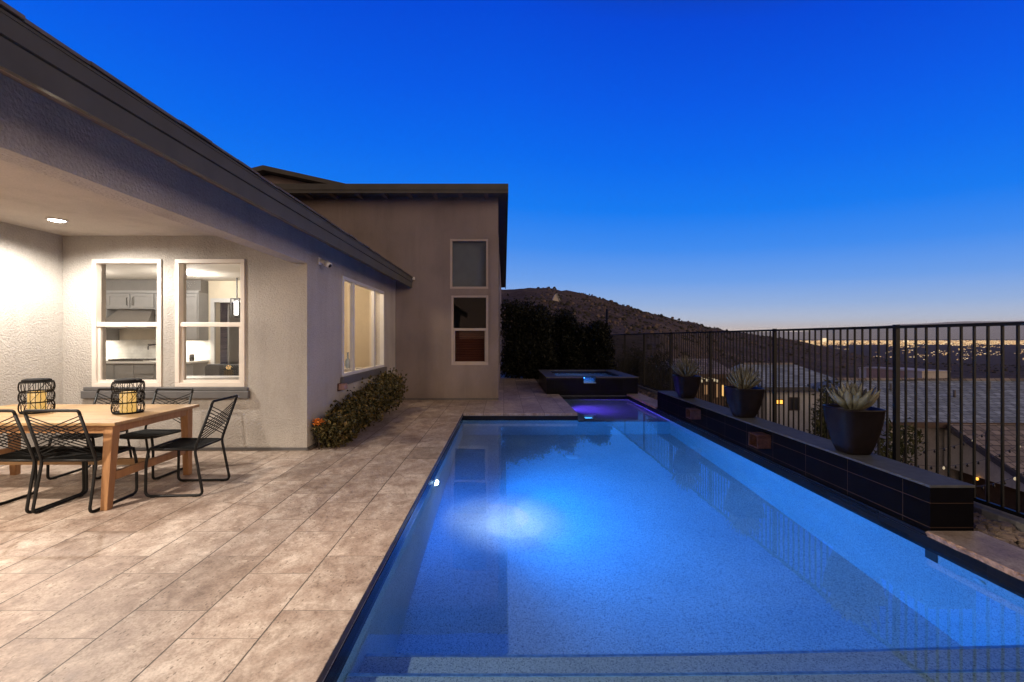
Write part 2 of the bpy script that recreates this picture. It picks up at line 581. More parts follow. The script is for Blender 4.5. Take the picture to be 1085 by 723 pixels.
def wmath(op, a, b=0.0, clamp=False):
    return wn_('ShaderNodeMath', {0: a, 1: b}, operation=op, use_clamp=clamp).outputs[0]


def wramp(fac, stops):
    r = wn_('ShaderNodeValToRGB', {'Fac': fac})
    e = r.color_ramp.elements
    while len(e) < len(stops):
        e.new(.5)
    for x, (p, c) in zip(e, stops):
        x.position = p
        x.color = c
    return r.outputs['Color']


tc = wn_('ShaderNodeTexCoord')
sp = wn_('ShaderNodeSeparateXYZ', {0: tc.outputs['Generated']})
X_, Y_, Z_ = sp.outputs
elev = wmath('MULTIPLY', Z_, wmath('ADD', wmath('MULTIPLY', wmath('MAXIMUM', X_, 0.0), .35), 1.0))
front = wramp(elev, [(0.0, srgb(244, 216, 186)), (.016, srgb(230, 214, 202)), (.04, srgb(196, 205, 224)), (.075, srgb(156, 186, 232)), (.13, srgb(110, 164, 240)),
                     (.2, srgb(62, 142, 244)), (.28, srgb(14, 124, 244)), (.38, srgb(0, 106, 240)), (.48, srgb(0, 90, 233)),
                     (.6, srgb(0, 72, 218)), (.72, srgb(20, 45, 120)), (1.0, srgb(40, 45, 80))])
back = wramp(Z_, [(0.0, (.80, .46, .30, 1)), (.1, (.66, .42, .31, 1)), (.25, (.42, .31, .28, 1)), (.5, (.20, .17, .19, 1)), (.8, (.06, .07, .13, 1)), (1.0, (.03, .045, .12, 1))])
ff = wn_('ShaderNodeMapRange', {'Value': Y_, 'From Min': .22, 'From Max': .58}, interpolation_type='SMOOTHSTEP').outputs[0]
sky = wn_('ShaderNodeMix', {0: ff, 6: back, 7: front}, data_type='RGBA').outputs[2]
low = wn_('ShaderNodeMapRange', {'Value': Z_, 'From Min': -.02, 'From Max': -.002}).outputs[0]
skyg = wn_('ShaderNodeMix', {0: low, 6: (.03, .022, .018, 1), 7: sky}, data_type='RGBA').outputs[2]
t.links.new(skyg, bg.inputs['Color'])
bg.inputs['Strength'].default_value = 1.0

# afterglow from behind the camera
sl = bpy.data.lights.new('afterglow', 'SUN')
sl.energy = .95
sl.angle = math.radians(35)
sl.color = (1, .74, .5)
so = bpy.data.objects.new('afterglow', sl)
so.rotation_euler = Vector((-.85, .75, -.25)).to_track_quat('-Z', 'Y').to_euler()
COL.objects.link(so)


def lamp(name, kind, loc, power, col, direction=None, **kw):
    l = bpy.data.lights.new(name, kind)
    l.energy = power
    l.color = col
    for k, v in kw.items():
        setattr(l, k, v)
    o = bpy.data.objects.new(name, l)
    o.location = loc
    if direction:
        o.rotation_euler = Vector(direction).to_track_quat('-Z', 'Y').to_euler()
    COL.objects.link(o)
    return o


# ------------------------------------------------------------------ terrain
RP = [(-2000, 300), (-200, 300), (300, 299), (450, 301), (535, 307), (560, 305), (582, 305), (600, 308), (620, 312), (660, 322), (700, 334), (740, 344), (775, 351), (800, 354.5), (840, 360),
      (880, 369), (920, 378), (960, 384), (1085, 388), (1300, 391), (4000, 395)]
RR = [(-2000, 150), (560, 150), (650, 170), (740, 220), (800, 300), (860, 420), (920, 560), (1085, 640), (4000, 700)]


def lerp_tab(tab, x):
    return np.interp(x, [a for a, _ in tab], [b for _, b in tab])


def hash2(ix, iy):
    n = np.sin(ix * 127.1 + iy * 311.7) * 43758.5453
    return n - np.floor(n)


def vnoise(x, y):
    ix, iy = np.floor(x), np.floor(y)
    fx, fy = x - ix, y - iy
    fx, fy = fx * fx * (3 - 2 * fx), fy * fy * (3 - 2 * fy)
    a, b, c, d = hash2(ix, iy), hash2(ix + 1, iy), hash2(ix, iy + 1), hash2(ix + 1, iy + 1)
    return (a * (1 - fx) + b * fx) * (1 - fy) + (c * (1 - fx) + d * fx) * fy


def fbm(x, y, o=4):
    s, a = 0, .5
    for i in range(o):
        s = s + a * (vnoise(x, y) - .5)
        x, y, a = x * 2.03 + 5.2, y * 2.03 + 1.7, a * .5
    return s


def sstep(a, b, x):
    q = np.clip((x - a) / (b - a), 0, 1)
    return q * q * (3 - 2 * q)


def terrain(X, D):
    X, D = np.asarray(X, float), np.asarray(D, float)
    u = X / np.maximum(D, .01)
    px = 534 + 482 * u
    s = (358 - lerp_tab(RP, px)) / 482
    R = lerp_tab(RR, px)
    zr = CAMZ + s * R
    near = np.where(X < 4.36, -3.2, np.maximum(-.7 - (X - 4.36) * .62, -6.4))
    near = np.where((X < 4.36) & (D > 19), -3.2 + 3.0 * sstep(19, 26, D), near)
    q = np.clip((D - 50) / (R - 50), 0, 1)
    hill0 = np.where(px < 700, -.2, np.where(px < 760, -.2 - 6.2 * (px - 700) / 60, -6.4))
    hill = hill0 + (zr - hill0) * (q ** 1.15)
    w = sstep(26, 55, D)
    z = near * (1 - w) + hill * w
    z = z + fbm(X * .09, D * .09) * np.clip((D - 55) / 60, 0, 1) * np.where(D < R, 2.2, 1) * (.4 + .6 * np.clip((850 - px) / 150, 0, 1))
    past = np.clip((D - R) / 900, 0, 1)
    z = np.where(D > R, zr + (-93 - zr) * np.minimum(1, past * 1.0) + fbm(X * .01, D * .01) * 2, z)
    z = np.where(D > R + 900, -93 + fbm(X * .002, D * .002) * 6, z)
    return z


Ds = np.concatenate([np.linspace(2, 26, 26), np.geomspace(28, 900, 95), np.geomspace(950, 24000, 34)])
us = np.concatenate([np.linspace(-3, -.1, 12), np.linspace(-.05, 1.5, 150), np.linspace(1.6, 5, 10)])
U, DD = np.meshgrid(us, Ds)
Xg = U * DD
Zg = terrain(Xg, DD)
nv, nu = U.shape
mb = MB()
mb.v = [tuple(p) for p in np.stack([Xg, DD, Zg], -1).reshape(-1, 3)]
mb.f = [(r * nu + c, r * nu + c + 1, (r + 1) * nu + c + 1, (r + 1) * nu + c) for r in range(nv - 1) for c in range(nu - 1)]
mb.sm = [True] * len(mb.f)
mb.mi = [0] * len(mb.f)
mb.add([(-3000, -3000, -6.5), (3000, -3000, -6.5), (3000, 2, -6.5), (-3000, 2, -6.5)], [(0, 1, 2, 3)])
N = NT('desert_ground')
p = N.pos()
n1 = N.noise(p, .06, 6, .65)
n2 = N.noise(p, .55, 5, .7)
n3 = N.node('ShaderNodeTexVoronoi', {'Vector': p, 'Scale': .42}).outputs['Distance']
c = N.ramp(n1, [(.3, (.07, .05, .034)), (.5, (.125, .088, .058)), (.7, (.20, .15, .098))])
c = N.mix(N.ramp(n2, [(.45, (0, 0, 0)), (.7, (.75, .75, .75))]), c, (.05, .036, .024, 1))
c = N.mix(N.ramp(n3, [(.16, (.8, .8, .8)), (.3, (0, 0, 0))]), c, (.028, .024, .015, 1))
N.pbr(Base_Color=c, Roughness=.95)
N.b.inputs['Specular IOR Level'].default_value = .1
N.bump(n2, .9, .6)
M['desert'] = N.m
mb.build('terrain', M['desert'], kind='structure')

# desert scrub and rocks on the hill
mb = MB()
for k in range(6500):
    px = random.uniform(520, 1110) if random.random() < .45 else random.uniform(520, 860)
    u = (px - 534) / 482
    R = float(lerp_tab(RR, px))
    D = R * random.uniform(.25, 1.02)
    x = u * D
    if float(vnoise(np.array(x * .07), np.array(D * .07))) + random.uniform(-.15, .15) < .42:
        continue
    z = float(terrain(x, D))
    r = random.choice([.12, .15, .2, .25, .3, .4, .65]) * random.uniform(.6, 1.2) * (.5 + D / 300)
    n = 7
    V, F = [], []
    for q in range(n):
        a = 2 * PI * q / n
        V.append((x + r * math.cos(a) * random.uniform(.7, 1.2), D + r * math.sin(a) * random.uniform(.7, 1.2), z - .15))
    for q in range(n):
        a = 2 * PI * q / n + .3
        V.append((x + .7 * r * math.cos(a) * random.uniform(.7, 1.2), D + .7 * r * math.sin(a) * random.uniform(.7, 1.2), z + r * random.uniform(.5, .85)))
    V.append((x, D, z + r * random.uniform(.7, 1.1)))
    for q in range(n):
        F += [(q, (q + 1) % n, n + (q + 1) % n, n + q), (n + q, n + (q + 1) % n, 2 * n)]
    mb.add(V, F, True, 0 if random.random() < .7 else 1)
M['scrub'] = mat('desert_scrub', (.04, .034, .02), .95, var=.4, scale=2)
M['boulder'] = mat('desert_boulder', (.15, .105, .08), .95, var=.3, scale=2)
mb.build('desert_scrub', [M['scrub'], M['boulder']], kind='stuff')

# distant mountains
mb = MB()
V, F = [], []
n = 160
for i in range(n):
    u = -1.0 + 3.2 * i / (n - 1)
    px = 534 + 482 * u
    e = np.interp(px, [500, 760, 850, 900, 960, 1020, 1085, 1250, 1600], [5, 5, 7, 10.5, 14, 16.5, 17, 20, 12])
    e = e + 3.5 * float(fbm(np.array(px * .02), np.array(3.3), 5)) * 1.6
    D = 26000
    V += [(u * D, D, -120), (u * D, D, CAMZ + e * D / 482), (u * (D + 3500), D + 3500, CAMZ + e * .6 * D / 482)]
for i in range(n - 1):
    F += [(3 * i, 3 * i + 3, 3 * i + 4, 3 * i + 1), (3 * i + 1, 3 * i + 4, 3 * i + 5, 3 * i + 2)]
mb.add(V, F, True)
M['mountain'] = mat('hazed_mountain', (.52, .58, .66), 1.0, var=.06, scale=.0006)  # pale blue of distance haze put into the mountain base colour
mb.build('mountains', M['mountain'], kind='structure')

# city lights of the valley
mb = MB()


def city_box(px, py, wpx, hpx, mi):
    D = 94.5 * 482 / max(py - 358, .7)
    D = min(D, 23000)
    x = (px - 534) / 482 * D
    z = float(terrain(x, D))
    w, h = wpx * D / 482 / 2, hpx * D / 482
    mb.box(x - w, x + w, D - w, D + w, z, z + h, mi)


for k in range(13000):
    px = random.uniform(765, 1300)
    q = random.random()
    py = 361.2 + abs(random.gauss(0, 2.6)) if q < .82 else random.uniform(361, 384)
    lo = float(np.interp(px, [760, 800, 840, 880, 920, 1000, 1300], [353, 356, 360, 370, 377, 380, 380]))
    if py > lo + 2:
        continue
    cl = float(vnoise(np.array(px * .045), np.array(py * .5)))
    if cl < .56 and py > 365.5:
        continue
    mb_i = random.choices([0, 1, 2, 3], [.42, .3, .2, .08])[0]
    city_box(px, py, random.uniform(.3, 1.1), random.uniform(.25, .6), mb_i)
for px, py, w, h, mi in ((817, 362, 5, 2.6, 4), (822, 362.5, 8, 1.5, 4), (812, 362.5, 3, 1.6, 4), (846, 363, 2, 1.6, 3), (874, 362.5, 3, 4, 3), (890, 363, 1.6, 1.5, 3), (960, 363, 3, 2.2, 3)):
    city_box(px, py, w, h, mi)
M['ct0'] = emit('city_amber', (1, .58, .22), .85, False)
M['ct1'] = emit('city_cream', (1, .68, .34), .85, False)
M['ct2'] = emit('city_dim', (.85, .40, .16), .4, False)
M['ct3'] = emit('city_white', (1, .74, .42), 1.3, False)
M['ct4'] = emit('city_bright', (1, .80, .45), 9.0, False)
mb.build('city_lights', [M['ct%d' % i] for i in range(5)], kind='stuff')

# ------------------------------------------------------------------ deck and pool
WZ = -.13
PX0, PX1, PY0, PY1 = -.815, 3.30, -1.6, 9.04
AX0, AY1 = 1.46, 12.10
EDGE = .035


def slab(mb, x0, x1, y0, y1, z1=0, th=.05):
    mb.box(x0, x1, y0, y1, z1 - th, z1)


mb = MB()
# one sheet with thickness, L outline
xs = [-7.5, PX0, AX0, 1.12]
def deck_poly(poly):
    mb.prism(poly, 2, -.05, 0)
deck_poly([(-7.5, -5), (3.9, -5), (3.9, PY0), (PX0, PY0), (PX0, PY1), (AX0, PY1), (AX0, 12.1), (1.13, 12.1), (1.13, 19), (-7.5, 19)])
deck = mb.build('pool_deck', M['deck'], kind='structure', bevel=.008)

pool = thing('swimming_pool', 'long rectangular pool glowing blue beside the travertine deck', 'swimming pool', (1.2, 4, 0))
FZ = -1.63
mb = MB()
th = .2
# shell walls (inner faces), floor, shelf, steps
def quad(a, b, c, d):
    mb.add([a, b, c, d], [(0, 1, 2, 3)])
zt = -.051
mb.wall(0, PX0 - th, PX0, PY0, PY1, FZ, zt)
mb.wall(0, PX1, PX1 + th, PY0, AY1, FZ, zt)
mb.wall(1, PY0 - th, PY0, PX0, PX1, FZ, zt)
mb.wall(1, PY1, PY1 + th, PX0, AX0, FZ, zt)
mb.wall(0, AX0 - th, AX0, PY1 + th, AY1, -.6, zt)
mb.wall(1, AY1, AY1 + .05, AX0, PX1, -.6, zt)
mb.box(PX0, PX1, PY0, PY1, FZ - .1, FZ)
mb.box(AX0, PX1, PY1, AY1, FZ, -.36)
mb.build('shell', M['pebble'], pool)
# steps
mb = MB()
for ye, z in ((2.68, -.62), (2.36, -.36)):
    mb.box(PX0 + .002, PX1 - .002, PY0 + .002, ye, FZ + .002, z)
mb.build('steps', M['pebble'], pool)
for x0, x1, ye, z in ((PX0, PX1, 2.68, -.62), (PX0, PX1, 2.36, -.36), (AX0, PX1, PY1 + .026, -.36)):
    mb = MB()
    d = .02 if ye < 5 else .05
    mb.box(x0 + .006, x1 - .006, ye - d + .004, ye + .004, z - .012, z + .004)
    mb.build('step_trim', M['steptile'], pool)
# waterline band
mb = MB()
e = .006
mb.box(PX0, PX0 + e, PY0 + e, PY1 - e, -.2, -.052)
mb.box(PX0, AX0 + e, PY1 - e, PY1, -.2, -.052)
mb.box(AX0, AX0 + e, PY1, AY1, -.2, -.052)
mb.box(AX0 + e, PX1 - e, AY1 - e, AY1, -.2, -.052)
mb.box(PX1 - e, PX1, PY0 + e, AY1, -.2, -.052)
mb.build('waterline_tile', M['waterline'], pool)
# black ledge under the coping on the right
mb = MB()
mb.box(PX1 - .004, 3.70, PY0, 3.535, -.05, -.045)
mb.build('coping_bed', M['waterline'], pool)
mb = MB()
mb.box(PX1 - .004, 3.70, 9.855, AY1 + .05, -.05, -.045)
mb.build('coping_bed', M['waterline'], pool)
# coping slabs, chiselled edge
for (a, b) in ((PY0, 1.6), (1.604, 3.53), (9.86, 11.0), (11.004, 14.9)):
    mb = MB()
    x0 = 3.28
    ny = 26
    V, F = [], []
    for i in range(ny + 1):
        y = a + (b - a) * i / ny
        j1, j2 = random.uniform(-.006, .006), random.uniform(-.012, .012)
        V += [(x0 + .006 + j1 * .4, y, .0), (x0 - .004 + j2, y, -.012 + j1), (x0 + .004 + j1, y, -.042), (3.68, y, -.042), (3.68, y, 0)]
    for i in range(ny):
        for k in range(5):
            mb.add([V[5 * i + k], V[5 * i + 5 + k], V[5 * i + 5 + (k + 1) % 5], V[5 * i + (k + 1) % 5]], [(0, 1, 2, 3)], mi=1 if k < 2 else 0)
    mb.add(V[:5], [(0, 1, 2, 3, 4)], mi=1)
    mb.add(V[-5:], [(4, 3, 2, 1, 0)], mi=1)
    mb.build('coping', [M['slab'], M['chip_edge']], pool, recalc=False)
# skimmer mouth and return fitting on the right wall
mb = MB()
mb.box(PX1 - .006, PX1 - .001, 3.46, 3.56, -.40, -.205)
mb.build('skimmer_mouth', M['dark'], pool)
mb = MB()
mb.lathe([(.035, 0), (.035, .012), (.02, .016)], (0, 0, 0), 16)
o = mb.build('return_fitting', M['white'], pool)
o.rotation_euler = (0, -PI / 2, 0)
o.location = Vector((PX1 - .002, 3.15, -.3)) - wloc(pool)
for q in o.data.vertices:
    q.co += wloc(pool)
# main drain
mb = MB()
mb.lathe([(.12, 0), (.12, .012), (.08, .02)], (1.15, 7.6, FZ), 20)
mb.build('main_drain', M['white'], pool)


def pool_light(x, y, z, d, lens, r=.075):
    mb = MB()
    ax = Vector(d).normalized()
    rot = ax.to_track_quat('Z', 'Y').to_matrix()
    L = MB()
    L.lathe([(r, 0), (r, .012), (r * .6, .03)], (0, 0, 0), 20)
    L.v = [tuple(rot @ Vector(v) + Vector((x, y, z))) for v in L.v]
    return L.build('pool_light', lens, pool)


pool_light(PX0 + .002, 5.42, -.47, (1, 0, 0), M['poollens'])
pool_light(AX0 + .002, 10.55, -.25, (1, 0, 0), M['violens'], .05)
pool_light(1.24, PY0 + .002, -.25, (0, 1, 0), M['poollens'])  # unseen near-end lens, added along with its lamp
lamp('pool_lamp', 'SPOT', (PX0 + .10, 5.42, -.49), 820, (.0, .24, 1.0), (1, .06, .10), spot_size=math.radians(150), spot_blend=.8, shadow_soft_size=.07)
lamp('pool_lamp_wide', 'SPOT', (PX0 + .14, 5.42, -.49), 95, (.0, .17, 1.0), (1, 0, -.3), spot_size=math.radians(179), spot_blend=.15, shadow_soft_size=.07)
lamp('pool_lamp_hot', 'SPOT', (PX0 + .10, 5.42, -.49), 950, (.70, .80, 1.0), (.46, 0, -1), spot_size=math.radians(50), spot_blend=1.0, shadow_soft_size=.22)
lamp('pool_lamp_hot', 'SPOT', (PX0 + .10, 5.36, -.49), 420, (.6, .76, 1.0), (.66, -.1, -1), spot_size=math.radians(40), spot_blend=1.0, shadow_soft_size=.22)
lamp('pool_lamp', 'SPOT', (1.24, PY0 + .1, -.24), 120, (.03, .48, .85), (.25, 1, -.1), spot_size=math.radians(160), spot_blend=.8, shadow_soft_size=.07)  # unseen lamp added to brighten the steps and near floor
lamp('shelf_lamp', 'SPOT', (AX0 + .06, 10.55, -.25), 280, (.16, .06, 1.0), (1, 0, -.04), spot_size=math.radians(165), spot_blend=1.0, shadow_soft_size=.08)

# water surface
mb = MB()
mb.add([(PX0 - .003, PY0 - .003, WZ), (PX1 + .003, PY0 - .003, WZ), (PX1 + .003, AY1 + .003, WZ), (AX0 - .003, AY1 + .003, WZ), (AX0 - .003, PY1 + .003, WZ), (PX0 - .003, PY1 + .003, WZ)], [(0, 1, 2, 3, 4, 5)])
mb.sm = [True]
wat = mb.build("water", M["water"], kind="structure")
wat.cycles.is_caustics_caster = True
for o in pool.children:
    if o.name.split('.')[0] in ('shell', 'steps'):
        o.cycles.is_caustics_receiver = True

# raised black wall with scuppers
wl = thing('planter_wall', 'long low black tiled wall with slate cap along the right edge of the pool', 'wall', (3.49, 6.7, 0))
mb = MB()
mb.box(3.322, 3.66, 3.545, 9.85, -.05, .33)
mb.add([], [])
w_ = mb.build('wall', M['tile'], wl)
mb = MB()
mb.box(PX1 + .0, 3.322, 3.545, 9.85, -.13, -.02)
mb.build('footing', M['waterline'], wl)
mb = MB()
mb.box(3.314, 3.668, 3.537, 9.858, .331, .352)
mb.build('cap', M['cap'], wl, bevel=.004)
for y in (7.78, 5.76):
    mb = MB()
    a, b, z0, z1, x0, x1 = y - .105, y + .105, .12, .285, 3.15, 3.321
    tk = .012
    mb.box(x0, x1, a, b, z0, z0 + tk)
    mb.box(x0, x1, a, b, z1 - tk, z1)
    mb.box(x0, x1, a, a + tk, z0 + tk, z1 - tk)
    mb.box(x0, x1, b - tk, b, z0 + tk, z1 - tk)
    mb.build('scupper', M['copper'], wl)

# gravel strip, footing and fence
mb = MB()
mb.box(3.685, 4.1, -3, 20, -.3, -.05)
mb.build('gravel_strip', M['gravelbed'], kind='structure')
mb = MB()
mb.box(4.1, 4.34, -3, 24, -3.2, .03)
mb.build('kerb', M['concrete'], kind='structure', bevel=.01)
mb = MB()
ico = [(math.cos(a) * math.cos(b), math.sin(a) * math.cos(b), math.sin(b)) for b in (-.9, 0, .9) for a in [2 * PI * i / 7 + b * .4 for i in range(7)]]
for k in range(900):
    y = random.uniform(1.5, 5.5) if k < 650 else random.uniform(5.5, 16)
    x = random.uniform(3.71, 4.08)
    s = random.uniform(.018, .05)
    R_ = Matrix.Rotation(random.uniform(0, 6.3), 3, 'Z') @ Matrix.Rotation(random.uniform(-.4, .4), 3, 'X')
    sx, sy, sz = s * random.uniform(.8, 1.6), s, s * random.uniform(.5, .8)
    V = []
    for q in ico:
        j = random.uniform(.85, 1.15)
        v = R_ @ Vector((q[0] * sx * j, q[1] * sy * j, q[2] * sz * j))
        V.append((x + v.x, y + v.y, -.05 + sz * .6 + v.z + random.uniform(0, .004)))
    F = [(r * 7 + c, r * 7 + (c + 1) % 7, (r + 1) * 7 + (c + 1) % 7, (r + 1) * 7 + c) for r in range(2) for c in range(7)] + [tuple(range(7))[::-1], tuple(range(14, 21))]
    mb.add(V, F, False)
mb.build('gravel', M['rock'], kind='stuff')
mb = MB()
mb.box(1.14, 4.1, 15.0, 24, -.3, -.02)
mb.box(-8, 4.1, 24.001, 28, -.3, -.02)
mb.box(-8, 1.13, 19.001, 24, -.3, -.02)
mb.build('yard_soil', M['soilbed'], kind='structure')

FX, FZ0, FZ1 = 4.20, .04, 1.63
fence = thing('metal_fence', 'black metal picket fence running behind the planter wall', 'fence', (FX, 8, 0))
posts = [7.06 + 2.19 * k for k in range(-3, 6)]
for y in posts:
    mb = MB()
    mb.box(FX - .022, FX + .022, y - .022, y + .022, .031, FZ1 + .01)
    mb.build('post', M['metal_black'], fence)
for i in range(len(posts) - 1):
    a, b = posts[i] + .023, posts[i + 1] - .023
    mb = MB()
    n = 18
    for k in range(1, n + 1):
        y = posts[i] + (posts[i + 1] - posts[i]) * k / (n + 1)
        mb.box(FX - .008, FX + .008, y - .008, y + .008, FZ0 + .036, FZ1 - .03)
    mb.box(FX - .02, FX + .02, a, b, FZ1 - .03, FZ1)
    mb.box(FX - .016, FX + .016, a, b, FZ0 + .004, FZ0 + .036)
    mb.build('picket_panel', M['metal_black'], fence)

# spa
spa = thing('raised_spa', 'raised square spa clad in black tile with a blue lit spillway', 'spa', (2.35, 13.5, 0))
SX0, SX1, SY0, SY1, SZ = 1.14, 3.58, 12.155, 14.95, .45
mb = MB()
nx0, nx1 = 2.13, 2.45
mb.wall(1, SY0, SY0 + .3, SX0, SX1, -.5, SZ - .03, [(nx0, nx1, SZ - .15, SZ - .03)])
mb.wall(1, SY1 - .3, SY1, SX0, SX1, -.1, SZ - .03)
mb.wall(0, SX0, SX0 + .3, SY0 + .3, SY1 - .3, -.1, SZ - .03)
mb.wall(0, SX1 - .3, SX1, SY0 + .3, SY1 - .3, -.1, SZ - .03)
mb.build('wall', M['tile_x'], spa)
mb = MB()
o_ = .015
mb.box(SX0 - o_, nx0, SY0 - o_, SY0 + .3, SZ - .029, SZ)
mb.box(nx1, SX1 + o_, SY0 - o_, SY0 + .3, SZ - .029, SZ)
mb.box(SX0 - o_, SX1 + o_, SY1 - .3, SY1 + o_, SZ - .029, SZ)
mb.box(SX0 - o_, SX0 + .3, SY0 + .301, SY1 - .301, SZ - .029, SZ)
mb.box(SX1 - .3, SX1 + o_, SY0 + .301, SY1 - .301, SZ - .029, SZ)
mb.build('cap', M['cap'], spa)
mb = MB()
mb.box(SX0 + .3, SX1 - .3, SY0 + .3, SY1 - .3, -.5, -.45)
a, b, c_, d = SX0 + .303, SX1 - .303, SY0 + .303, SY1 - .303
mb.add([(a, c_, -.45), (b, c_, -.45), (b, c_, .24), (a, c_, .24)], [(3, 2, 1, 0)])
mb.add([(a, d, -.45), (b, d, -.45), (b, d, .4), (a, d, .4)], [(0, 1, 2, 3)])
mb.add([(a, c_, -.45), (a, d, -.45), (a, d, .4), (a, c_, .4)], [(0, 1, 2, 3)])
mb.add([(b, c_, -.45), (b, d, -.45), (b, d, .4), (b, c_, .4)], [(3, 2, 1, 0)])
mb.build('basin', M['pebble'], spa)
mb = MB()
mb.box(SX0 + .304, SX1 - .304, SY1 - .31, SY1 - .304, .2, SZ - .03)
mb.box(SX0 + .304, SX0 + .31, SY0 + .304, SY1 - .312, .2, SZ - .03)
mb.box(SX1 - .31, SX1 - .304, SY0 + .304, SY1 - .312, .2, SZ - .03)
mb.build('basin_tile', M['waterline'], spa)
mb = MB()
mb.box(nx0 + .002, nx1 - .002, SY0 - .06, SY0 + .3, SZ - .16, SZ - .145)
mb.build('spillway', M['steptile'], spa)
mb = MB()
mb.add([(SX0 + .3, SY0 + .3, SZ - .09), (SX1 - .3, SY0 + .3, SZ - .09), (SX1 - .3, SY1 - .3, SZ - .09), (SX0 + .3, SY1 - .3, SZ - .09)], [(0, 1, 2, 3)])
mb.add([(nx0 + .004, SY0 - .03, SZ - .105), (nx1 - .004, SY0 - .03, SZ - .105), (nx1 - .004, SY0 + .3, SZ - .09), (nx0 + .004, SY0 + .3, SZ - .09)], [(0, 1, 2, 3)])
mb.build('spa_water', M['water'], spa)
mb = MB()
mb.lathe([(.06, 0), (.06, .01), (.03, .02)], (2.3, 14.2, -.449), 16)
mb.build('spa_light', M['poollens'], spa)
lamp('spa_lamp', 'POINT', (2.3, 13.4, -.1), 22, (.04, .2, 1.0), shadow_soft_size=.08)
lamp('spillway_lamp', 'AREA', (2.29, SY0 + .14, SZ - .045), .5, (.08, .4, 1.0), (0, 0, -1), size=.2)

# ------------------------------------------------------------------ house
house = thing('house', 'single storey grey stucco house with covered patio and dark eaves', 'house', (-5, 6, 0))
HX = -2.61
BY = 6.03
win1 = (-5.45, -4.53, .85, 2.54)
win2 = (-4.35, -3.43, .85, 2.54)
sw = (7.33, 9.86, .87, 2.5)
mb = MB()
mb.wall(1, BY, BY + .2, -12, HX, -.04, 2.9, [win1, win2])
mb.build('patio_wall', M['stucco'], house)
mb = MB()
mb.wall(0, HX - .2, HX - .001, BY + .201, 10.95, -.04, 2.9, [sw])
mb.build('side_wall', M['stucco'], house)
mb = MB()
mb.wall(0, -6.05, -5.85, -5, BY - .001, -.04, 2.9)
mb.build('patio_end_wall', M['stucco'], house)
# weep screed at the wall foot
mb = MB()
mb.box(-5.85, HX + .012, BY - .012, BY - .001, .012, .045)
mb.box(HX, HX + .012, BY, 10.94, .012, .045)
mb.build('base_trim', M['trim_dark'], house)
mb = MB()
mb.box(-5.849, -2.806, -5, BY - .001, 2.85, 2.899)
mb.build('patio_ceiling', M['soffit'], house)
mb = MB()
mb.box(-2.80, HX, -5, BY - .001, 2.49, 2.9)
mb.build('patio_beam', M['stucco'], house)
mb = MB()
mb.box(-3.0, HX - .002, -4.6, -4.1, 0, 2.489)
mb.build('patio_column', M['stucco'], house)
# roof, soffit boards, fascia and tile edge
ez, ex = 2.69, -2.20
sl_ = .42
mb = MB()
mb.prism([(ex - .03, ez + .02), (HX, ez + .02 + sl_ * .38), (HX, ez + .16 + sl_ * .38), (ex - .03, ez + .16)], 1, -5.2, 10.9)
mb.build('eave_soffit', M['eave_wood'], house)
mb = MB()
mb.box(ex - .028, ex, -5.2, 10.91, ez, ez + .13)
mb.box(ex - .022, ex + .014, -5.2, 10.915, ez + .136, ez + .235)
mb.box(ex + .0, ex + .02, -5.2, 10.9, ez + .225, ez + .24)
mb.build('fascia', M['fascia'], house)
mb = MB()
V, F = [], []
rs = .33
y = -5.2
k = 0
while y < 10.9:
    y2 = min(y + .33, 10.92)
    dz = random.uniform(-.006, .006)
    x0 = ex + .035 + random.uniform(-.006, .006)
    z0 = ez + .242 + dz
    mb.prism([(x0, z0), (x0, z0 + .018), (-9.5, z0 + .018 + rs * (x0 + 9.5)), (-9.5, z0 + rs * (x0 + 9.5))], 1, y, y2 - .004)
    y = y2
mb.build('roof', M['roof_tile'], house)
mb = MB()
mb.box(ex - .1, ex + .06, 10.86, 10.93, ez + .2, ez + .262)
mb.build('gutter_end', M['white'], house)


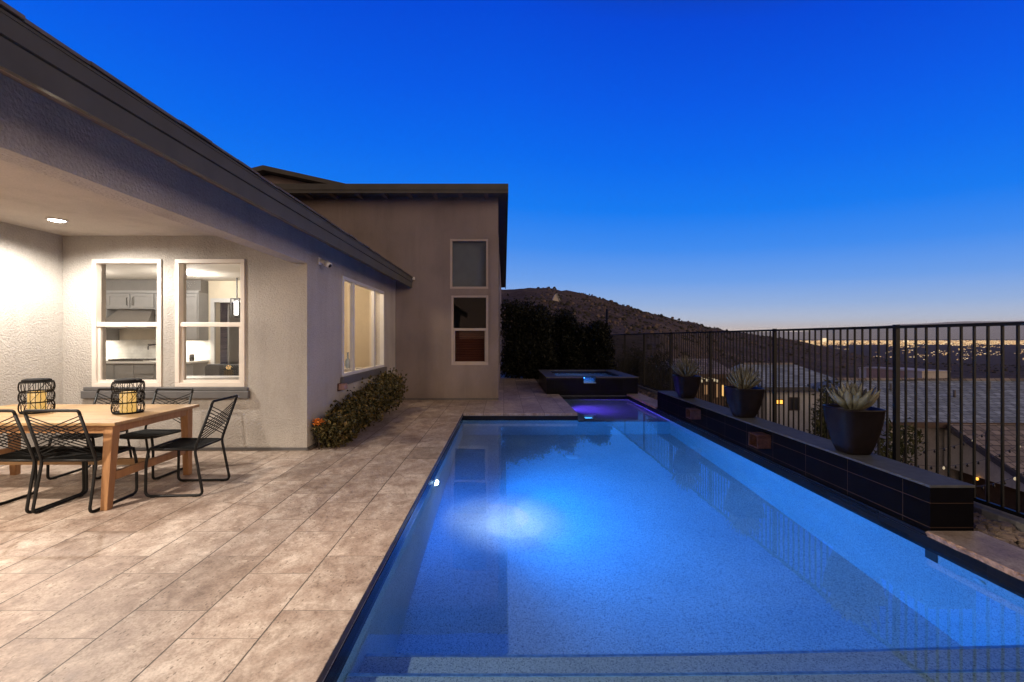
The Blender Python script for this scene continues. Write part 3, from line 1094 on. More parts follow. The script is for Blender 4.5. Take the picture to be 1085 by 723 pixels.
def win_frame(parent, axis, a, u0, u1, z0, z1, mid=None, mull=(), w=.055, d=.07, matf=None, sash=True, flip=1, name='window', glass=None):
    """frame proud of the wall plane a towards -flip; returns the frame object"""
    mf = matf or M['win_frame']

    def bx(m, ua, ub, za, zb, a0, a1):
        lo, hi = min(a0, a1), max(a0, a1)
        if axis == 1:
            m.box(ua, ub, lo, hi, za, zb)
        else:
            m.box(lo, hi, ua, ub, za, zb)
    m = MB()
    f0, f1 = a - flip * .02, a + flip * d
    bx(m, u0, u0 + w, z0 + w, z1 - w, f0, f1)
    bx(m, u1 - w, u1, z0 + w, z1 - w, f0, f1)
    bx(m, u0, u1, z1 - w, z1, f0, f1)
    bx(m, u0, u1, z0, z0 + w, f0, f1)
    if mid:
        bx(m, u0 + w, u1 - w, mid - .03, mid + .03, a - flip * .005, f1 - flip * .01)
    for q in mull:
        bx(m, q - .035, q + .035, z0 + w, z1 - w, a, f1 - flip * .01)
    wf = m.build(name, mf, parent, bevel=.004)
    if sash and mid:
        m = MB()
        s = .035
        A, B = u0 + w + .001, u1 - w - .001
        bx(m, A, A + s, z0 + w, mid - .031, a + flip * .012, a + flip * .045)
        bx(m, B - s, B, z0 + w, mid - .031, a + flip * .012, a + flip * .045)
        bx(m, A + s, B - s, z0 + w, z0 + w + s, a + flip * .012, a + flip * .045)
        m.build('sash', mf, wf, bevel=.003)
    spans = []
    zs = [z0 + w, mid - .03, mid + .03, z1 - w] if mid else [z0 + w, z1 - w]
    ub = [u0 + w] + [x for q in mull for x in (q - .035, q + .035)] + [u1 - w]
    for i in range(0, len(ub), 2):
        for j in range(0, len(zs), 2):
            m = MB()
            g = a + flip * (.035 if j == 0 and mid else .05)
            bx(m, ub[i] - .002, ub[i + 1] + .002, zs[j] - .002, zs[j + 1] + .002, g, g + flip * .006)
            m.build('pane', glass or M['glass'], wf)
    return wf


for h in (win1, win2):
    win_frame(house, 1, BY, h[0], h[1], h[2], h[3], mid=1.675)
win_frame(house, 0, HX, sw[0], sw[1], sw[2], sw[3], mull=(7.92, 9.2), flip=-1, matf=M['win_white'], w=.05)
mb = MB()
mb.box(-5.56, -3.36, BY - .06, BY - .001, .70, .80)
mb.box(-5.54, -3.38, BY - .045, BY - .002, .801, .849)
mb.build('window_sill', M['trim_dark'], house, bevel=.008)
mb = MB()
mb.box(HX + .001, HX + .055, 7.25, 9.95, .74, .868)
mb.build('window_sill', M['trim_dark'], house, bevel=.008)

# interior shell (kitchen and dining room)
mb = MB()
mb.box(-11.7, -11.5, BY + .2, 11.8, 0, 2.95)
mb.box(-11.5, -7.36, 11.6, 11.8, 0, 2.95)
mb.box(-7.36, -6.45, 11.6, 11.8, 2.42, 2.95)
mb.box(-6.45, -2.84, 11.6, 11.8, 0, 2.95)
mb.box(-7.6, -6.2, 13.2, 13.3, 0, 2.95)
mb.box(-4.32, -4.2, 7.7, 11.599, 0, 2.95)
mb.box(-4.2, -2.84, 10.78, 10.88, 0, 2.95)
mb.build('interior_wall', M['int_wall'], house)
mb = MB()
mb.box(-11.7, -2.82, BY + .21, 13.4, 2.951, 3.0)
mb.build('interior_ceiling', M['int_ceiling'], house)
mb = MB()
mb.box(-11.7, -2.82, BY + .21, 13.4, .002, .02)
mb.build('interior_floor', M['int_floor'], house)
mb = MB()
for x0, x1, z0, z1 in ((-7.46, -7.36, 0.02, 2.5), (-6.45, -6.35, 0.02, 2.5), (-7.36, -6.45, 2.4, 2.5)):
    mb.box(x0, x1, 11.56, 11.62, z0, z1)
o = mb.build('doorway_trim', M['win_white'], house)
mb = MB()
mb.box(-7.2, -7.16, 11.85, 12.7, .03, 2.38)
mb.build('interior_door', M['cab'], house)

# ------------------------------------------------------------------ tower wing
tw = thing('tall_wing', 'tall mauve stucco wing with stacked corner windows at the far end of the pool', 'building', (-2.5, 13, 0))
TY = 10.95
TX = -.14
tw1 = (-1.30, -.38, 2.68, 3.88)
tw2 = (-1.27, -.38, .84, 2.52)
mb = MB()
mb.wall(1, TY, TY + .22, -2.604, TX, -.04, 4.95, [tw1, tw2])
mb.wall(1, TY, TY + .22, -8, -2.604, 3.02, 4.95)
mb.wall(0, TX - .22, TX - .001, TY + .221, 24, -.04, 4.1)
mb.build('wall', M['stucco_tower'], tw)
mb = MB()
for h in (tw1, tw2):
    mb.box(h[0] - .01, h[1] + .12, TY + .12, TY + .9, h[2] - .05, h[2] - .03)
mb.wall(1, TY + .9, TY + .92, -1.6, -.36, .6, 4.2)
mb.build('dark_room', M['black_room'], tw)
win_frame(tw, 1, TY + .03, *tw1, matf=M['win_tower'], w=.05, glass=M['glass_dark'])
win_frame(tw, 1, TY + .03, *tw2, mid=1.7, matf=M['win_tower'], w=.05, glass=M['glass_dark'])
mb = MB()
mb.box(tw1[0] + .03, tw1[1] - .03, TY + .14, TY + .145, tw1[2] + .02, tw1[3] - .02)
mb.build('roller_shade', M['shade'], tw)
mb = MB()
z = tw2[2] + .04
while z < 1.66:
    mb.hexa([(tw2[0] + .04, TY + .14, z), (tw2[1] - .04, TY + .14, z), (tw2[1] - .04, TY + .17, z + .03), (tw2[0] + .04, TY + .17, z + .03)],
            [(tw2[0] + .04, TY + .14, z + .004), (tw2[1] - .04, TY + .14, z + .004), (tw2[1] - .04, TY + .17, z + .034), (tw2[0] + .04, TY + .17, z + .034)])
    z += .042
mb.build('blind', M['blind'], tw)
# trim around the corner window, proud of the wall
mb = MB()
mb.box(-.33, TX + .012, TY - .014, TY - .001, .80, 3.92)
mb.box(tw1[0] - .02, -.331, TY - .01, TY - .001, 2.525, 2.675)
mb.build('corner_trim', M['stucco_tower'], tw)
mb = MB()
mb.box(TX + .0, TX + .02, TY + .03, TY + .9, .84, 3.88)
mb.build('side_window', M['glass_dark'], tw)
# roof: shed falling to the back, fascia on front and side
mb = MB()
RF, RB = 10.48, 24.3
zt0, zt1 = 5.03, 4.30
RX = .10
mb.prism([(RF + .01, zt0 - .03), (RB, zt1 - .03), (RB, zt1 + .0), (RF + .01, zt0 + .0)], 0, -8.2, RX - .01)
mb.build('roof', M['fascia'], tw)
mb = MB()
mb.box(-8.2, RX, RF - .03, RF, zt0 - .13, zt0 + .01)
mb.box(-8.2, RX - .005, RF - .012, RF + .01, zt0 - .2, zt0 - .131)
mb.hexa([(RX - .03, RF, zt0 - .2), (RX, RF, zt0 - .2), (RX, RB, zt1 - .2), (RX - .03, RB, zt1 - .2)],
        [(RX - .03, RF, zt0), (RX, RF, zt0), (RX, RB, zt1), (RX - .03, RB, zt1)])
mb.build('fascia', M['fascia'], tw)
mb = MB()
mb.hexa([(-8.2, RF + .005, zt0 - .12), (RX - .03, RF + .005, zt0 - .12), (RX - .03, RB, zt1 - .12), (-8.2, RB, zt1 - .12)],
        [(-8.2, RF + .005, zt0 - .04), (RX - .03, RF + .005, zt0 - .04), (RX - .03, RB, zt1 - .04), (-8.2, RB, zt1 - .04)])
mb.build('soffit', M['trim_dark'], tw)
for k in range(10):
    x = -.42 - .6 * k
    mb = MB()
    mb.box(x - .045, x + .045, RF + .012, TY - .001, zt0 - .2, zt0 - .121)
    mb.build('rafter_tail', M['eave_wood'], tw)
# upper gable behind
mb = MB()
gx, gy = -7.23, 14.0
mb.prism([(gx - 4, 4.5), (gx + 2.2, 4.5), (gx + 2.2, 6.05), (gx, 6.52), (gx - 4, 5.5)], 1, gy, gy + 6)
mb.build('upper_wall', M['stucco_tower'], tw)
mb = MB()
mb.prism([(gx + 2.6, 5.98), (gx + 2.6, 6.1), (gx, 6.68), (gx, 6.54)], 1, gy - .35, gy + 6)
mb.prism([(gx - 4.2, 5.48), (gx, 6.541), (gx, 6.681), (gx - 4.2, 5.62)], 1, gy - .35, gy + 6)
mb.build('upper_roof', M['fascia'], tw)
mb = MB()
mb.box(-2.6, TX + .012, TY - .012, TY - .001, .012, .045)
mb.build('base_trim', M['trim_dark'], tw)

# ------------------------------------------------------------------ house fittings
cl = thing('ceiling_light', 'round lit downlight in the patio ceiling near the corner', 'light', (-5.11, 5.2, 2.85))
mb = MB()
mb.lathe([(.095, -.012), (.095, -.001)], (-5.11, 5.2, 2.85), 24)
mb.build('trim_ring', M['white'], cl)
mb = MB()
mb.lathe([(.055, -.019), (.075, -.0125)], (-5.11, 5.2, 2.85), 24)
mb.build('lens', M['lamp'], cl)
lamp('patio_downlight', 'SPOT', (-5.11, 5.2, 2.80), 330, (1, .93, .84), (.08, -.05, -1), spot_size=math.radians(172), spot_blend=.55, shadow_soft_size=.05)
lamp('patio_downlight', 'SPOT', (-4.6, 2.2, 2.80), 650, (1, .87, .73), (0, 0, -1), spot_size=math.radians(150), spot_blend=.75, shadow_soft_size=.05)  # unseen, no fixture: added to light the deck
lamp('patio_downlight', 'SPOT', (-4.2, -.6, 2.80), 420, (1, .87, .73), (.3, .35, -1), spot_size=math.radians(150), spot_blend=.75, shadow_soft_size=.05)  # second unseen one, added for the near end of the deck
for y, p in ((2.2, 340), (-1.4, 430)):
    o = lamp('eave_floodlight', 'SPOT', (-2.40, y, 2.66), p, (1, .86, .68), (1.35, .25, -1), spot_size=math.radians(92), spot_blend=.75, shadow_soft_size=.04)
    o.data.cycles.is_caustics_light = True

sc_ = thing('security_camera', 'small white camera mounted high on the stucco above the side window', 'camera', (HX, 6.42, 2.62))
mb = MB()
cy, cz = 6.42, 2.56
mb.box(HX + .001, HX + .02, cy - .045, cy + .045, cz - .03, cz + .07)
mb.build('mount', M['white'], sc_, bevel=.006)
mb = MB()
mb.tube([(HX + .02, cy, cz + .03), (HX + .06, cy, cz + .01), (HX + .10, cy - .01, cz - .01)], [.02, .03, .03], 12)
mb.tube([(HX + .10, cy - .01, cz - .01), (HX + .165, cy - .03, cz - .05)], [.042, .04], 14)
mb.build('body', M['white'], sc_)
mb = MB()
mb.tube([(HX + .1655, cy - .03, cz - .05), (HX + .170, cy - .032, cz - .053)], [.028, .026], 14)
mb.build('lens', M['dark'], sc_)

ob = thing('wall_box', 'small copper coloured wall fixture above the low shrubs', 'wall box', (HX, 7.2, .68))  # terracotta-coloured outlet box cover on the side wall
mb = MB()
mb.box(HX + .001, HX + .015, 7.12, 7.28, .66, .78)
mb.build('back_plate', M['copper'], ob)
mb = MB()
mb.prism([(7.11, .68), (7.29, .68), (7.27, .775), (7.13, .775)], 0, HX + .016, HX + .11)
mb.build('hood', mat('terracotta_paint', (.34, .2, .16), .6, var=.15), ob, bevel=.01)

# ------------------------------------------------------------------ interior furniture
kc = thing('kitchen_counter', 'grey base cabinets with pale worktop seen through the patio windows', 'kitchen counter', (-9.3, 11.2, .02))
mb = MB()
mb.box(-11.4, -7.55, 10.98, 11.59, .1, .88)
mb.build('cabinet', M['cab'], kc)
mb = MB()
for x in np.arange(-11.3, -7.8, .48):
    if abs(x + 8.7) < .3:
        for z0 in (.13, .38, .63):
            mb.box(x + .02, x + .45, 10.96, 10.979, z0, z0 + .22)
    else:
        mb.box(x + .02, x + .45, 10.96, 10.979, .13, .85)
mb.build('door', M['cab'], kc, bevel=.005)
mb = MB()
mb.box(-11.42, -7.52, 10.93, 11.59, .881, .925)
mb.build('worktop', M['counter'], kc)
mb = MB()
mb.box(-11.4, -7.4, 11.585, 11.599, .926, 1.45)
mb.build('backsplash', M['backsplash'], kc)
up = thing('wall_cabinet', 'grey shaker upper cabinets above the kitchen backsplash', 'cabinet', (-9.3, 11.4, 1.43))
mb = MB()
mb.box(-11.4, -9.80, 11.22, 11.59, 1.43, 2.62)
mb.box(-9.80, -8.60, 11.22, 11.59, 2.21, 2.62)
mb.box(-8.60, -7.53, 11.22, 11.59, 1.43, 2.62)
mb.build('carcass', M['cab'], up)
mb = MB()
mb.box(-11.4, -7.53, 11.30, 11.59, 2.622, 2.94)
mb.build('soffit', mat('taupe_soffit', (.16, .15, .14), .7, var=.05), up)
mb = MB()
for x0, x1, z0, z1 in ((-10.5, -9.83, 1.46, 2.58), (-9.77, -9.22, 2.24, 2.58), (-9.18, -8.63, 2.24, 2.58), (-8.57, -8.1, 1.46, 2.58), (-8.07, -7.56, 1.46, 2.58)):
    b = .06
    mb.box(x0, x0 + b, 11.196, 11.219, z0, z1)
    mb.box(x1 - b, x1, 11.196, 11.219, z0, z1)
    mb.box(x0 + b, x1 - b, 11.196, 11.219, z0, z0 + b)
    mb.box(x0 + b, x1 - b, 11.196, 11.219, z1 - b, z1)
mb.build('door', M['cab'], up)
for x in (-9.27, -9.13):
    mb = MB()
    mb.tube([(x, 11.195, 2.3), (x, 11.17, 2.3), (x, 11.17, 2.48), (x, 11.195, 2.48)], .009, 6)
    mb.build('handle', M['dark'], up)
mb = MB()
mb.box(-11.42, -7.50, 11.17, 11.22, 2.60, 2.66)
mb.build('crown', M['cab'], up)
hd = thing('range_hood', 'sloping stainless range hood over the kitchen cooktop', 'range hood', (-9.2, 11.3, 1.75))
mb = MB()
mb.hexa([(-9.82, 10.95, 1.80), (-8.60, 10.95, 1.80), (-8.60, 11.58, 1.80), (-9.82, 11.58, 1.80)], [(-9.62, 11.36, 2.208), (-8.78, 11.36, 2.208), (-8.78, 11.58, 2.208), (-9.62, 11.58, 2.208)])
mb.box(-9.82, -8.60, 10.95, 11.58, 1.73, 1.797)
mb.build('canopy', M['steel'], hd)
ck = thing('cooktop', 'black gas cooktop set in the pale kitchen worktop', 'cooktop', (-9.2, 11.2, .925))
mb = MB()
mb.box(-9.65, -8.75, 11.0, 11.5, .926, .94)
mb.build('plate', M['steel'], ck)
mb = MB()
for x in np.arange(-9.6, -8.79, .1):
    mb.box(x, x + .02, 11.02, 11.48, .955, .975)
for y in (11.05, 11.25, 11.45):
    mb.box(-9.62, -8.78, y, y + .02, .941, .972)
mb.build('grate', M['dark'], ck)
pf = thing('pot_filler', 'folding bronze pot filler tap on the white backsplash', 'tap', (-9.0, 11.55, 1.3))
mb = MB()
mb.tube(fillet([(-9.0, 11.58, 1.33), (-9.0, 11.5, 1.33), (-8.75, 11.45, 1.33), (-8.9, 11.38, 1.30), (-8.9, 11.38, 1.2)], .02), .014, 8)
mb.build('arm', M['dark'], pf)
sn = thing('wall_sconce', 'bright glowing sconce in a dark cage near the kitchen doorway', 'sconce', (-6.22, 11.5, 2.2))
mb = MB()
sx_ = -6.22
sx_ = (251 - 534) / 482 * 11.0
mb.box(sx_ - .045, sx_ + .045, 10.96, 11.04, 2.05, 2.38)
mb.build('glass', M['sconce'], sn)
mb = MB()
for dx in (-.1, .1):
    for dy in (-.08, .08):
        mb.box(sx_ + dx - .01, sx_ + dx + .01, 11 + dy - .01, 11 + dy + .01, 2.0, 2.43)
mb.box(sx_ - .11, sx_ + .11, 10.91, 11.09, 1.98, 2.0)
mb.box(sx_ - .11, sx_ + .11, 10.91, 11.09, 2.43, 2.45)
mb.box(sx_ - .012, sx_ + .012, 10.99, 11.01, 2.45, 2.95)
mb.build('cage', M['dark'], sn)
for i, (xx, lab) in enumerate(((-4.92, 'black upholstered chair inside, nearer the middle of the right patio window'), (-4.50, 'black upholstered chair inside, at the right edge of the right patio window'))):
    yy = 7.6 if i == 0 else 7.45
    ch = thing('dining_chair', lab, 'chair', (xx, yy, .02), 0, 'indoor dining chairs')
    mb = MB()
    mb.prism([(-.21 + xx, .62), (.21 + xx, .62), (.22 + xx, 1.0), (.17 + xx, 1.05), (-.17 + xx, 1.05), (-.22 + xx, 1.0)], 1, yy + .2, yy + .27)
    mb.build('backrest', M['leather'], ch, bevel=.02)
    mb = MB()
    mb.box(xx - .22, xx + .22, yy - .22, yy + .2, .52, .62)
    mb.build('seat', M['leather'], ch, bevel=.02)
    for ax in (-.19, .19):
        for ay in (-.19, .19):
            mb = MB()
            mb.box(xx + ax - .018, xx + ax + .018, yy + ay - .018, yy + ay + .018, .02, .519)
            mb.build('leg', M['dark'], ch)
it = thing('indoor_table', 'pale topped dining table in front of the black chairs indoors', 'table', (-4.6, 7.0, .02))
mb = MB()
mb.box(-5.05, -3.9, 6.7, 7.2, .86, .90)
mb.build('tabletop', M['counter'], it)
mb = MB()
mb.box(-4.6, -4.4, 6.85, 7.05, .02, .859)
mb.build('pedestal', M['dark'], it)
jar = MB()
jar.lathe([(.05, 0), (.055, .05), (.05, .16), (.03, .17)], (-7.72, 11.25, .925), 14)
jar = tag(jar.build('storage_jar', M['dark']), 'small dark jar on the worktop in the right patio window', 'jar')
cn = thing('console_table', 'white console table behind the side window', 'table', (-3.15, 8.9, .02))
mb = MB()
mb.box(-3.35, -2.86, 8.7, 9.2, .86, .90)
mb.build('tabletop', M['counter'], cn)
for ax in (-3.33, -2.92):
    mb = MB()
    mb.box(ax, ax + .04, 8.72, 9.18, .02, .859)
    mb.build('leg', M['counter'], cn)
vs = MB()
vs.lathe([(.04, 0), (.055, .06), (.05, .14), (.018, .2), (.018, .30), (.024, .31)], (-3.09, 9.0, .90), 18)
vs = tag(vs.build('bottle_vase', M['vase']), 'slim blue grey bottle vase on the console in the side window', 'vase')
rl = thing('room_downlight', 'round lit downlight in the kitchen ceiling seen through the right window', 'light', (-7.06, 10.4, 2.95))
mb = MB()
mb.lathe([(.08, -.02), (.1, -.001)], (-7.06, 10.4, 2.95), 20)
mb.build('lens', M['lamp_in'], rl)
for x, y, p in ((-7.06, 10.2, 78), (-9.3, 9.6, 90), (-5.6, 8.2, 46)):
    lamp('kitchen_downlight', 'POINT', (x, y, 2.7), p, (1, .92, .82), shadow_soft_size=.12)
for x in (-10.3, -8.0):
    lamp('undercabinet_lamp', 'AREA', (x, 11.4, 1.42), 24, (1, .88, .72), (0, .15, -1), size=.7)
lamp('dining_downlight', 'POINT', (-3.45, 8.7, 2.7), 95, (1, .78, .52), shadow_soft_size=.12)

# ------------------------------------------------------------------ patio furniture
tb = thing('dining_table', 'long teak slatted dining table on the patio', 'table', (-4.4, 4.5, 0))
TX0, TX1, TY0, TY1 = -5.45, -3.38, 3.95, 5.05
mb = MB()
nsl = 11
for k in range(nsl):
    y0 = TY0 + .075 + (TY1 - TY0 - .15) * k / nsl
    y1 = TY0 + .075 + (TY1 - TY0 - .15) * (k + 1) / nsl
    mb.box(TX0 + .09, TX1 - .09, y0 + .003, y1 - .003, .735, .76)
mb.box(TX0, TX1, TY0, TY0 + .073, .733, .761)
mb.box(TX0, TX1, TY1 - .073, TY1, .733, .761)
mb.box(TX0, TX0 + .088, TY0 + .075, TY1 - .075, .733, .761)
mb.box(TX1 - .088, TX1, TY0 + .075, TY1 - .075, .733, .761)
mb.build('tabletop', M['teak'], tb, bevel=.004)
mb = MB()
mb.box(TX0 + .06, TX1 - .06, TY0 + .05, TY0 + .075, .66, .732)
mb.box(TX0 + .06, TX1 - .06, TY1 - .075, TY1 - .05, .66, .732)
mb.box(TX0 + .06, TX0 + .085, TY0 + .075, TY1 - .075, .66, .732)
mb.box(TX1 - .085, TX1 - .06, TY0 + .075, TY1 - .075, .66, .732)
mb.build('apron', M['teak_leg'], tb)
for lx in (TX0 + .09, TX1 - .09):
    for ly, dy in ((TY0 + .08, -.06), (TY1 - .08, .02)):
        mb = MB()
        a, b = .042, .03
        mb.hexa([(lx - b, ly + dy - b, 0), (lx + b, ly + dy - b, 0), (lx + b, ly + dy + b, 0), (lx - b, ly + dy + b, 0)],
                [(lx - a, ly - a, .732), (lx + a, ly - a, .732), (lx + a, ly + a, .732), (lx - a, ly + a, .732)])
        mb.build('leg', M['teak_leg'], tb, bevel=.004)
    mb = MB()
    mb.box(lx - .018, lx + .018, TY0 + .10, TY1 - .12, .24, .31)
    mb.build('stretcher', M['teak_leg'], tb)
mb = MB()
mb.box(TX0 + .11, TX1 - .11, 4.49, 4.53, .245, .305)
mb.build('stretcher', M['teak'], tb)


def make_chair(label, group):
    """sitter faces +Y"""
    t_ = thing('rope_chair', label, 'chair', (0, 0, 0), 0, group)
    r = .0125
    hw = .235
    for s in (-1, 1):
        mb = MB()
        x = s * hw
        pts = [(x * .96, .22, .435), (x, .245, .32), (x, .25, .012), (x, -.27, .012), (x * .97, -.19, .44), (x * .93, -.34, .86)]
        path = fillet([(x * .9, .235, .45)] + pts[1:3] + [pts[3], pts[4], pts[5]], .05, 5)
        mb.tube(path, r, 8)
        mb.build('side_frame', M['metal_black'], t_)
    mb = MB()
    x = hw * .93
    mb.tube(fillet([(-x, -.335, .848), (-x, -.352, .895), (x, -.352, .895), (x, -.335, .848)], .045, 6), r, 8)
    mb.build('top_rail', M['metal_black'], t_)
    mb = MB()
    z = .44
    mb.tube(fillet([(-hw * .95, -.19, z), (-hw * .93, .23, z + .01), (hw * .93, .23, z + .01), (hw * .95, -.19, z)], .04, 4), r, 8)
    mb.tube([(-hw * .95, -.19, z), (hw * .95, -.19, z)], r, 8)
    mb.build('seat_frame', M['metal_black'], t_)
    mb = MB()
    n = 34
    for k in range(n):
        y = -.18 + .40 * k / (n - 1)
        sag = -.012
        mb.tube([(-hw * .94, y, z + .006), (-.1, y, z + sag + .006), (.1, y, z + sag + .006), (hw * .94, y, z + .006)], .0062, 5)
    mb.build('seat', M['cord'], t_)
    mb = MB()

    def bp(s, q):
        a, b = Vector((s * hw * .97, -.205, .47)), Vector((s * hw * .93, -.345, .875))
        return a.lerp(b, q)
    n = 7
    for k in range(n):
        q1, q2 = .50 + .44 * k / (n - 1), .06 + .44 * k / (n - 1)
        for s in (-1, 1):
            p0, p1 = bp(-s, q1), bp(s, q2)
            mb.tube([p0, p0.lerp(p1, .5) + Vector((0, -.015 + s * .004, 0)), p1], .0046, 5)
    mb.build('back_cords', M['cord'], t_)
    for s in (-1, 1):
        for y in (-.2, .18):
            mb = MB()
            mb.box(s * hw - .014, s * hw + .014, y - .018, y + .018, .0, .008)
            mb.build('foot_pad', M['metal_black'], t_)
    return t_


G = 'black rope chairs around the patio table'
ch0 = make_chair('black rope chair at the right end of the teak table, turned side on', G)
ch0.location = (-3.13, 4.52, 0)
ch0.rotation_euler = (0, 0, PI / 2 + .06)
dup(ch0, (-3.76, 4.12, 0), .03, 'black rope chair seen from behind, right next to the near table leg')
dup(ch0, (-4.27, 4.12, 0), -.02, 'black rope chair seen from behind, cut off by the left edge')
dup(ch0, (-3.90, 5.02, 0), PI - .04, 'black rope chair on the window side of the table, partly behind the right lantern')
dup(ch0, (-4.55, 5.02, 0), PI + .03, 'black rope chair on the window side of the table, between the two lanterns')


def lantern(x, y, label, rz):
    t_ = thing('candle_lantern', label, 'lantern', (x, y, .761), 0, 'wire lanterns on the teak table')
    R0, H = .128, .30
    rad = lambda q: R0 * (.93 + .085 * abs(math.sin(q * 3 * PI)) ** .8)
    mb = MB()
    nv_ = 22
    for k in range(nv_):
        a = 2 * PI * k / nv_ + rz
        pts = []
        for i in range(19):
            q = i / 18
            aa = a + random.uniform(-.02, .02)
            pts.append((x + rad(q) * math.cos(aa), y + rad(q) * math.sin(aa), .768 + H * q))
        mb.tube(pts, .0028, 4)
    for q in (0, .02, .33, .35, .66, .68, .98, 1):
        rr = rad(q)
        mb.tube([(x + rr * math.cos(2 * PI * i / 28), y + rr * math.sin(2 * PI * i / 28), .768 + H * q) for i in range(28)], .0038, 5, closed=True)
    for k in range(40):
        q0 = random.choice([0, .34, .67])
        a0 = random.uniform(0, 6.28)
        pts = []
        for i in range(9):
            q = q0 + .32 * i / 8
            aa = a0 + (i / 8) * random.choice([-.55, .55]) if i == 0 else a0 + (i / 8) * .55 * (1 if k % 2 else -1)
            pts.append((x + rad(q) * 1.01 * math.cos(aa), y + rad(q) * 1.01 * math.sin(aa), .768 + H * q))
        mb.tube(pts, .002, 4)
    mb.build('wire_cage', M['wire'], t_)
    mb = MB()
    mb.lathe([(.118, 0), (.118, .008)], (x, y, .7615), 24)
    mb.build('base', M['wire'], t_)
    mb = MB()
    mb.lathe([(.108, .302), (.108, .318), (.09, .328), (.02, .331)], (x, y, .768), 26)
    mb.tube([(x + .09, y - .02, 1.085), (x + .155, y - .03, 1.088)], .008, 6)
    mb.build('lid', M['wire'], t_)
    mb = MB()
    mb.lathe([(.064, 0), (.067, .02), (.067, .185), (.06, .196), (.045, .19)], (x, y, .771), 22)
    mb.build('candle', M['candle'], t_)
    lamp('candle_glow', 'POINT', (x, y, 1.0), .6, (1, .6, .2), shadow_soft_size=.04)


lantern(-4.62, 4.5, 'black wire lantern with glowing candle, the left one on the table', 0)
lantern(-3.70, 4.48, 'black wire lantern with glowing candle, the one nearer the right end of the table', .2)


# ------------------------------------------------------------------ pots and agaves
def superell(a, n=4.2):
    return (abs(math.cos(a)) ** n + abs(math.sin(a)) ** n) ** (-1 / n)


def pot(x, y, h, w, label, rz=0):
    z = .353
    hw = w / 2
    t_ = thing('planter_pot', label, 'plant pot', (x, y, z), 0, 'dark glazed pots on the planter wall')
    mb = MB()
    sh = lambda a: superell(a + rz)
    mb.lathe([(hw * .52, 0), (hw * .56, .01), (hw * .70, h * .22), (hw * .84, h * .48), (hw * .94, h * .75), (hw * .98, h * .97), (hw, h), (hw * .95, h + .004), (hw * .90, h), (hw * .88, h - .05)], (x, y, z), 48, shape=sh)
    mb.build('pot', M['pot'], t_)
    mb = MB()
    mb.lathe([(hw * .87, h - .048), (hw * .87, h - .03), (hw * .3, h - .015)], (x, y, z), 48, shape=sh)
    mb.build('soil', M['soil'], t_)
    return z + h - .02


def agave(x, y, z, r, hgt, n, label, wid=.07, seed=1, lean=1.0):
    rnd = random.Random(seed)
    mb = MB()
    ga = 2.39996
    for k in range(n):
        q = (k + .5) / n                       # 0 centre .. 1 outer
        az = k * ga + rnd.uniform(-.15, .15)
        el = math.radians(84 - 62 * q ** 1.0 * lean + rnd.uniform(-6, 6))
        L = (hgt * (1 - q) + r * q) * rnd.uniform(.88, 1.1)
        w = wid * (.6 + .5 * q)
        d = Vector((math.cos(az), math.sin(az), 0))
        s = Vector((-math.sin(az), math.cos(az), 0))
        V, F = [], []
        m = 7
        for i in range(m + 1):
            tt = i / m
            bend = el + .28 * (tt - .3) * (q)
            P = Vector((x, y, z)) + d * (.02 + .03 * q) + d * (L * tt * math.cos(bend)) + Vector((0, 0, L * tt * math.sin(bend)))
            prof = (math.sin(min(1, (tt + .22) / 1.0) * PI * .62) if tt < .4 else 1.0) * (1 - max(0, (tt - .35) / .65) ** 1.5)
            ww = max(.002, w * .5 * prof)
            up_ = Vector((-d.x * math.sin(bend), -d.y * math.sin(bend), math.cos(bend)))
            V += [P - s * ww + up_ * ww * .35, P + up_ * ww * .05, P + s * ww + up_ * ww * .35, P - up_ * ww * .38]
        for i in range(m):
            for c in range(4):
                F.append((4 * i + c, 4 * i + (c + 1) % 4, 4 * i + 4 + (c + 1) % 4, 4 * i + 4 + c))
        F.append((4 * m, 4 * m + 1, 4 * m + 2, 4 * m + 3))
        mb.add(V, F, True)
    o = mb.build('agave_plant', M['agave'])
    tag(o, label, 'agave', 'potted agaves along the planter wall')


z = pot(3.49, 4.55, .45, .43, 'dark glazed pot nearest the front end of the planter wall', 0)
agave(3.49, 4.55, z, .27, .26, 40, 'broad leaved pale agave in the front pot', .125, 3, .8)
z = pot(3.49, 6.62, .42, .46, 'dark glazed pot in the middle of the planter wall', .0)
agave(3.49, 6.62, z, .29, .36, 90, 'pale spiky agave in the middle pot of the wall', .055, 5, .95)
z = pot(3.49, 8.70, .42, .46, 'dark glazed pot at the far end of the planter wall', .0)
agave(3.49, 8.70, z, .34, .40, 95, 'pale spiky agave in the pot closest to the spa', .055, 9, .95)


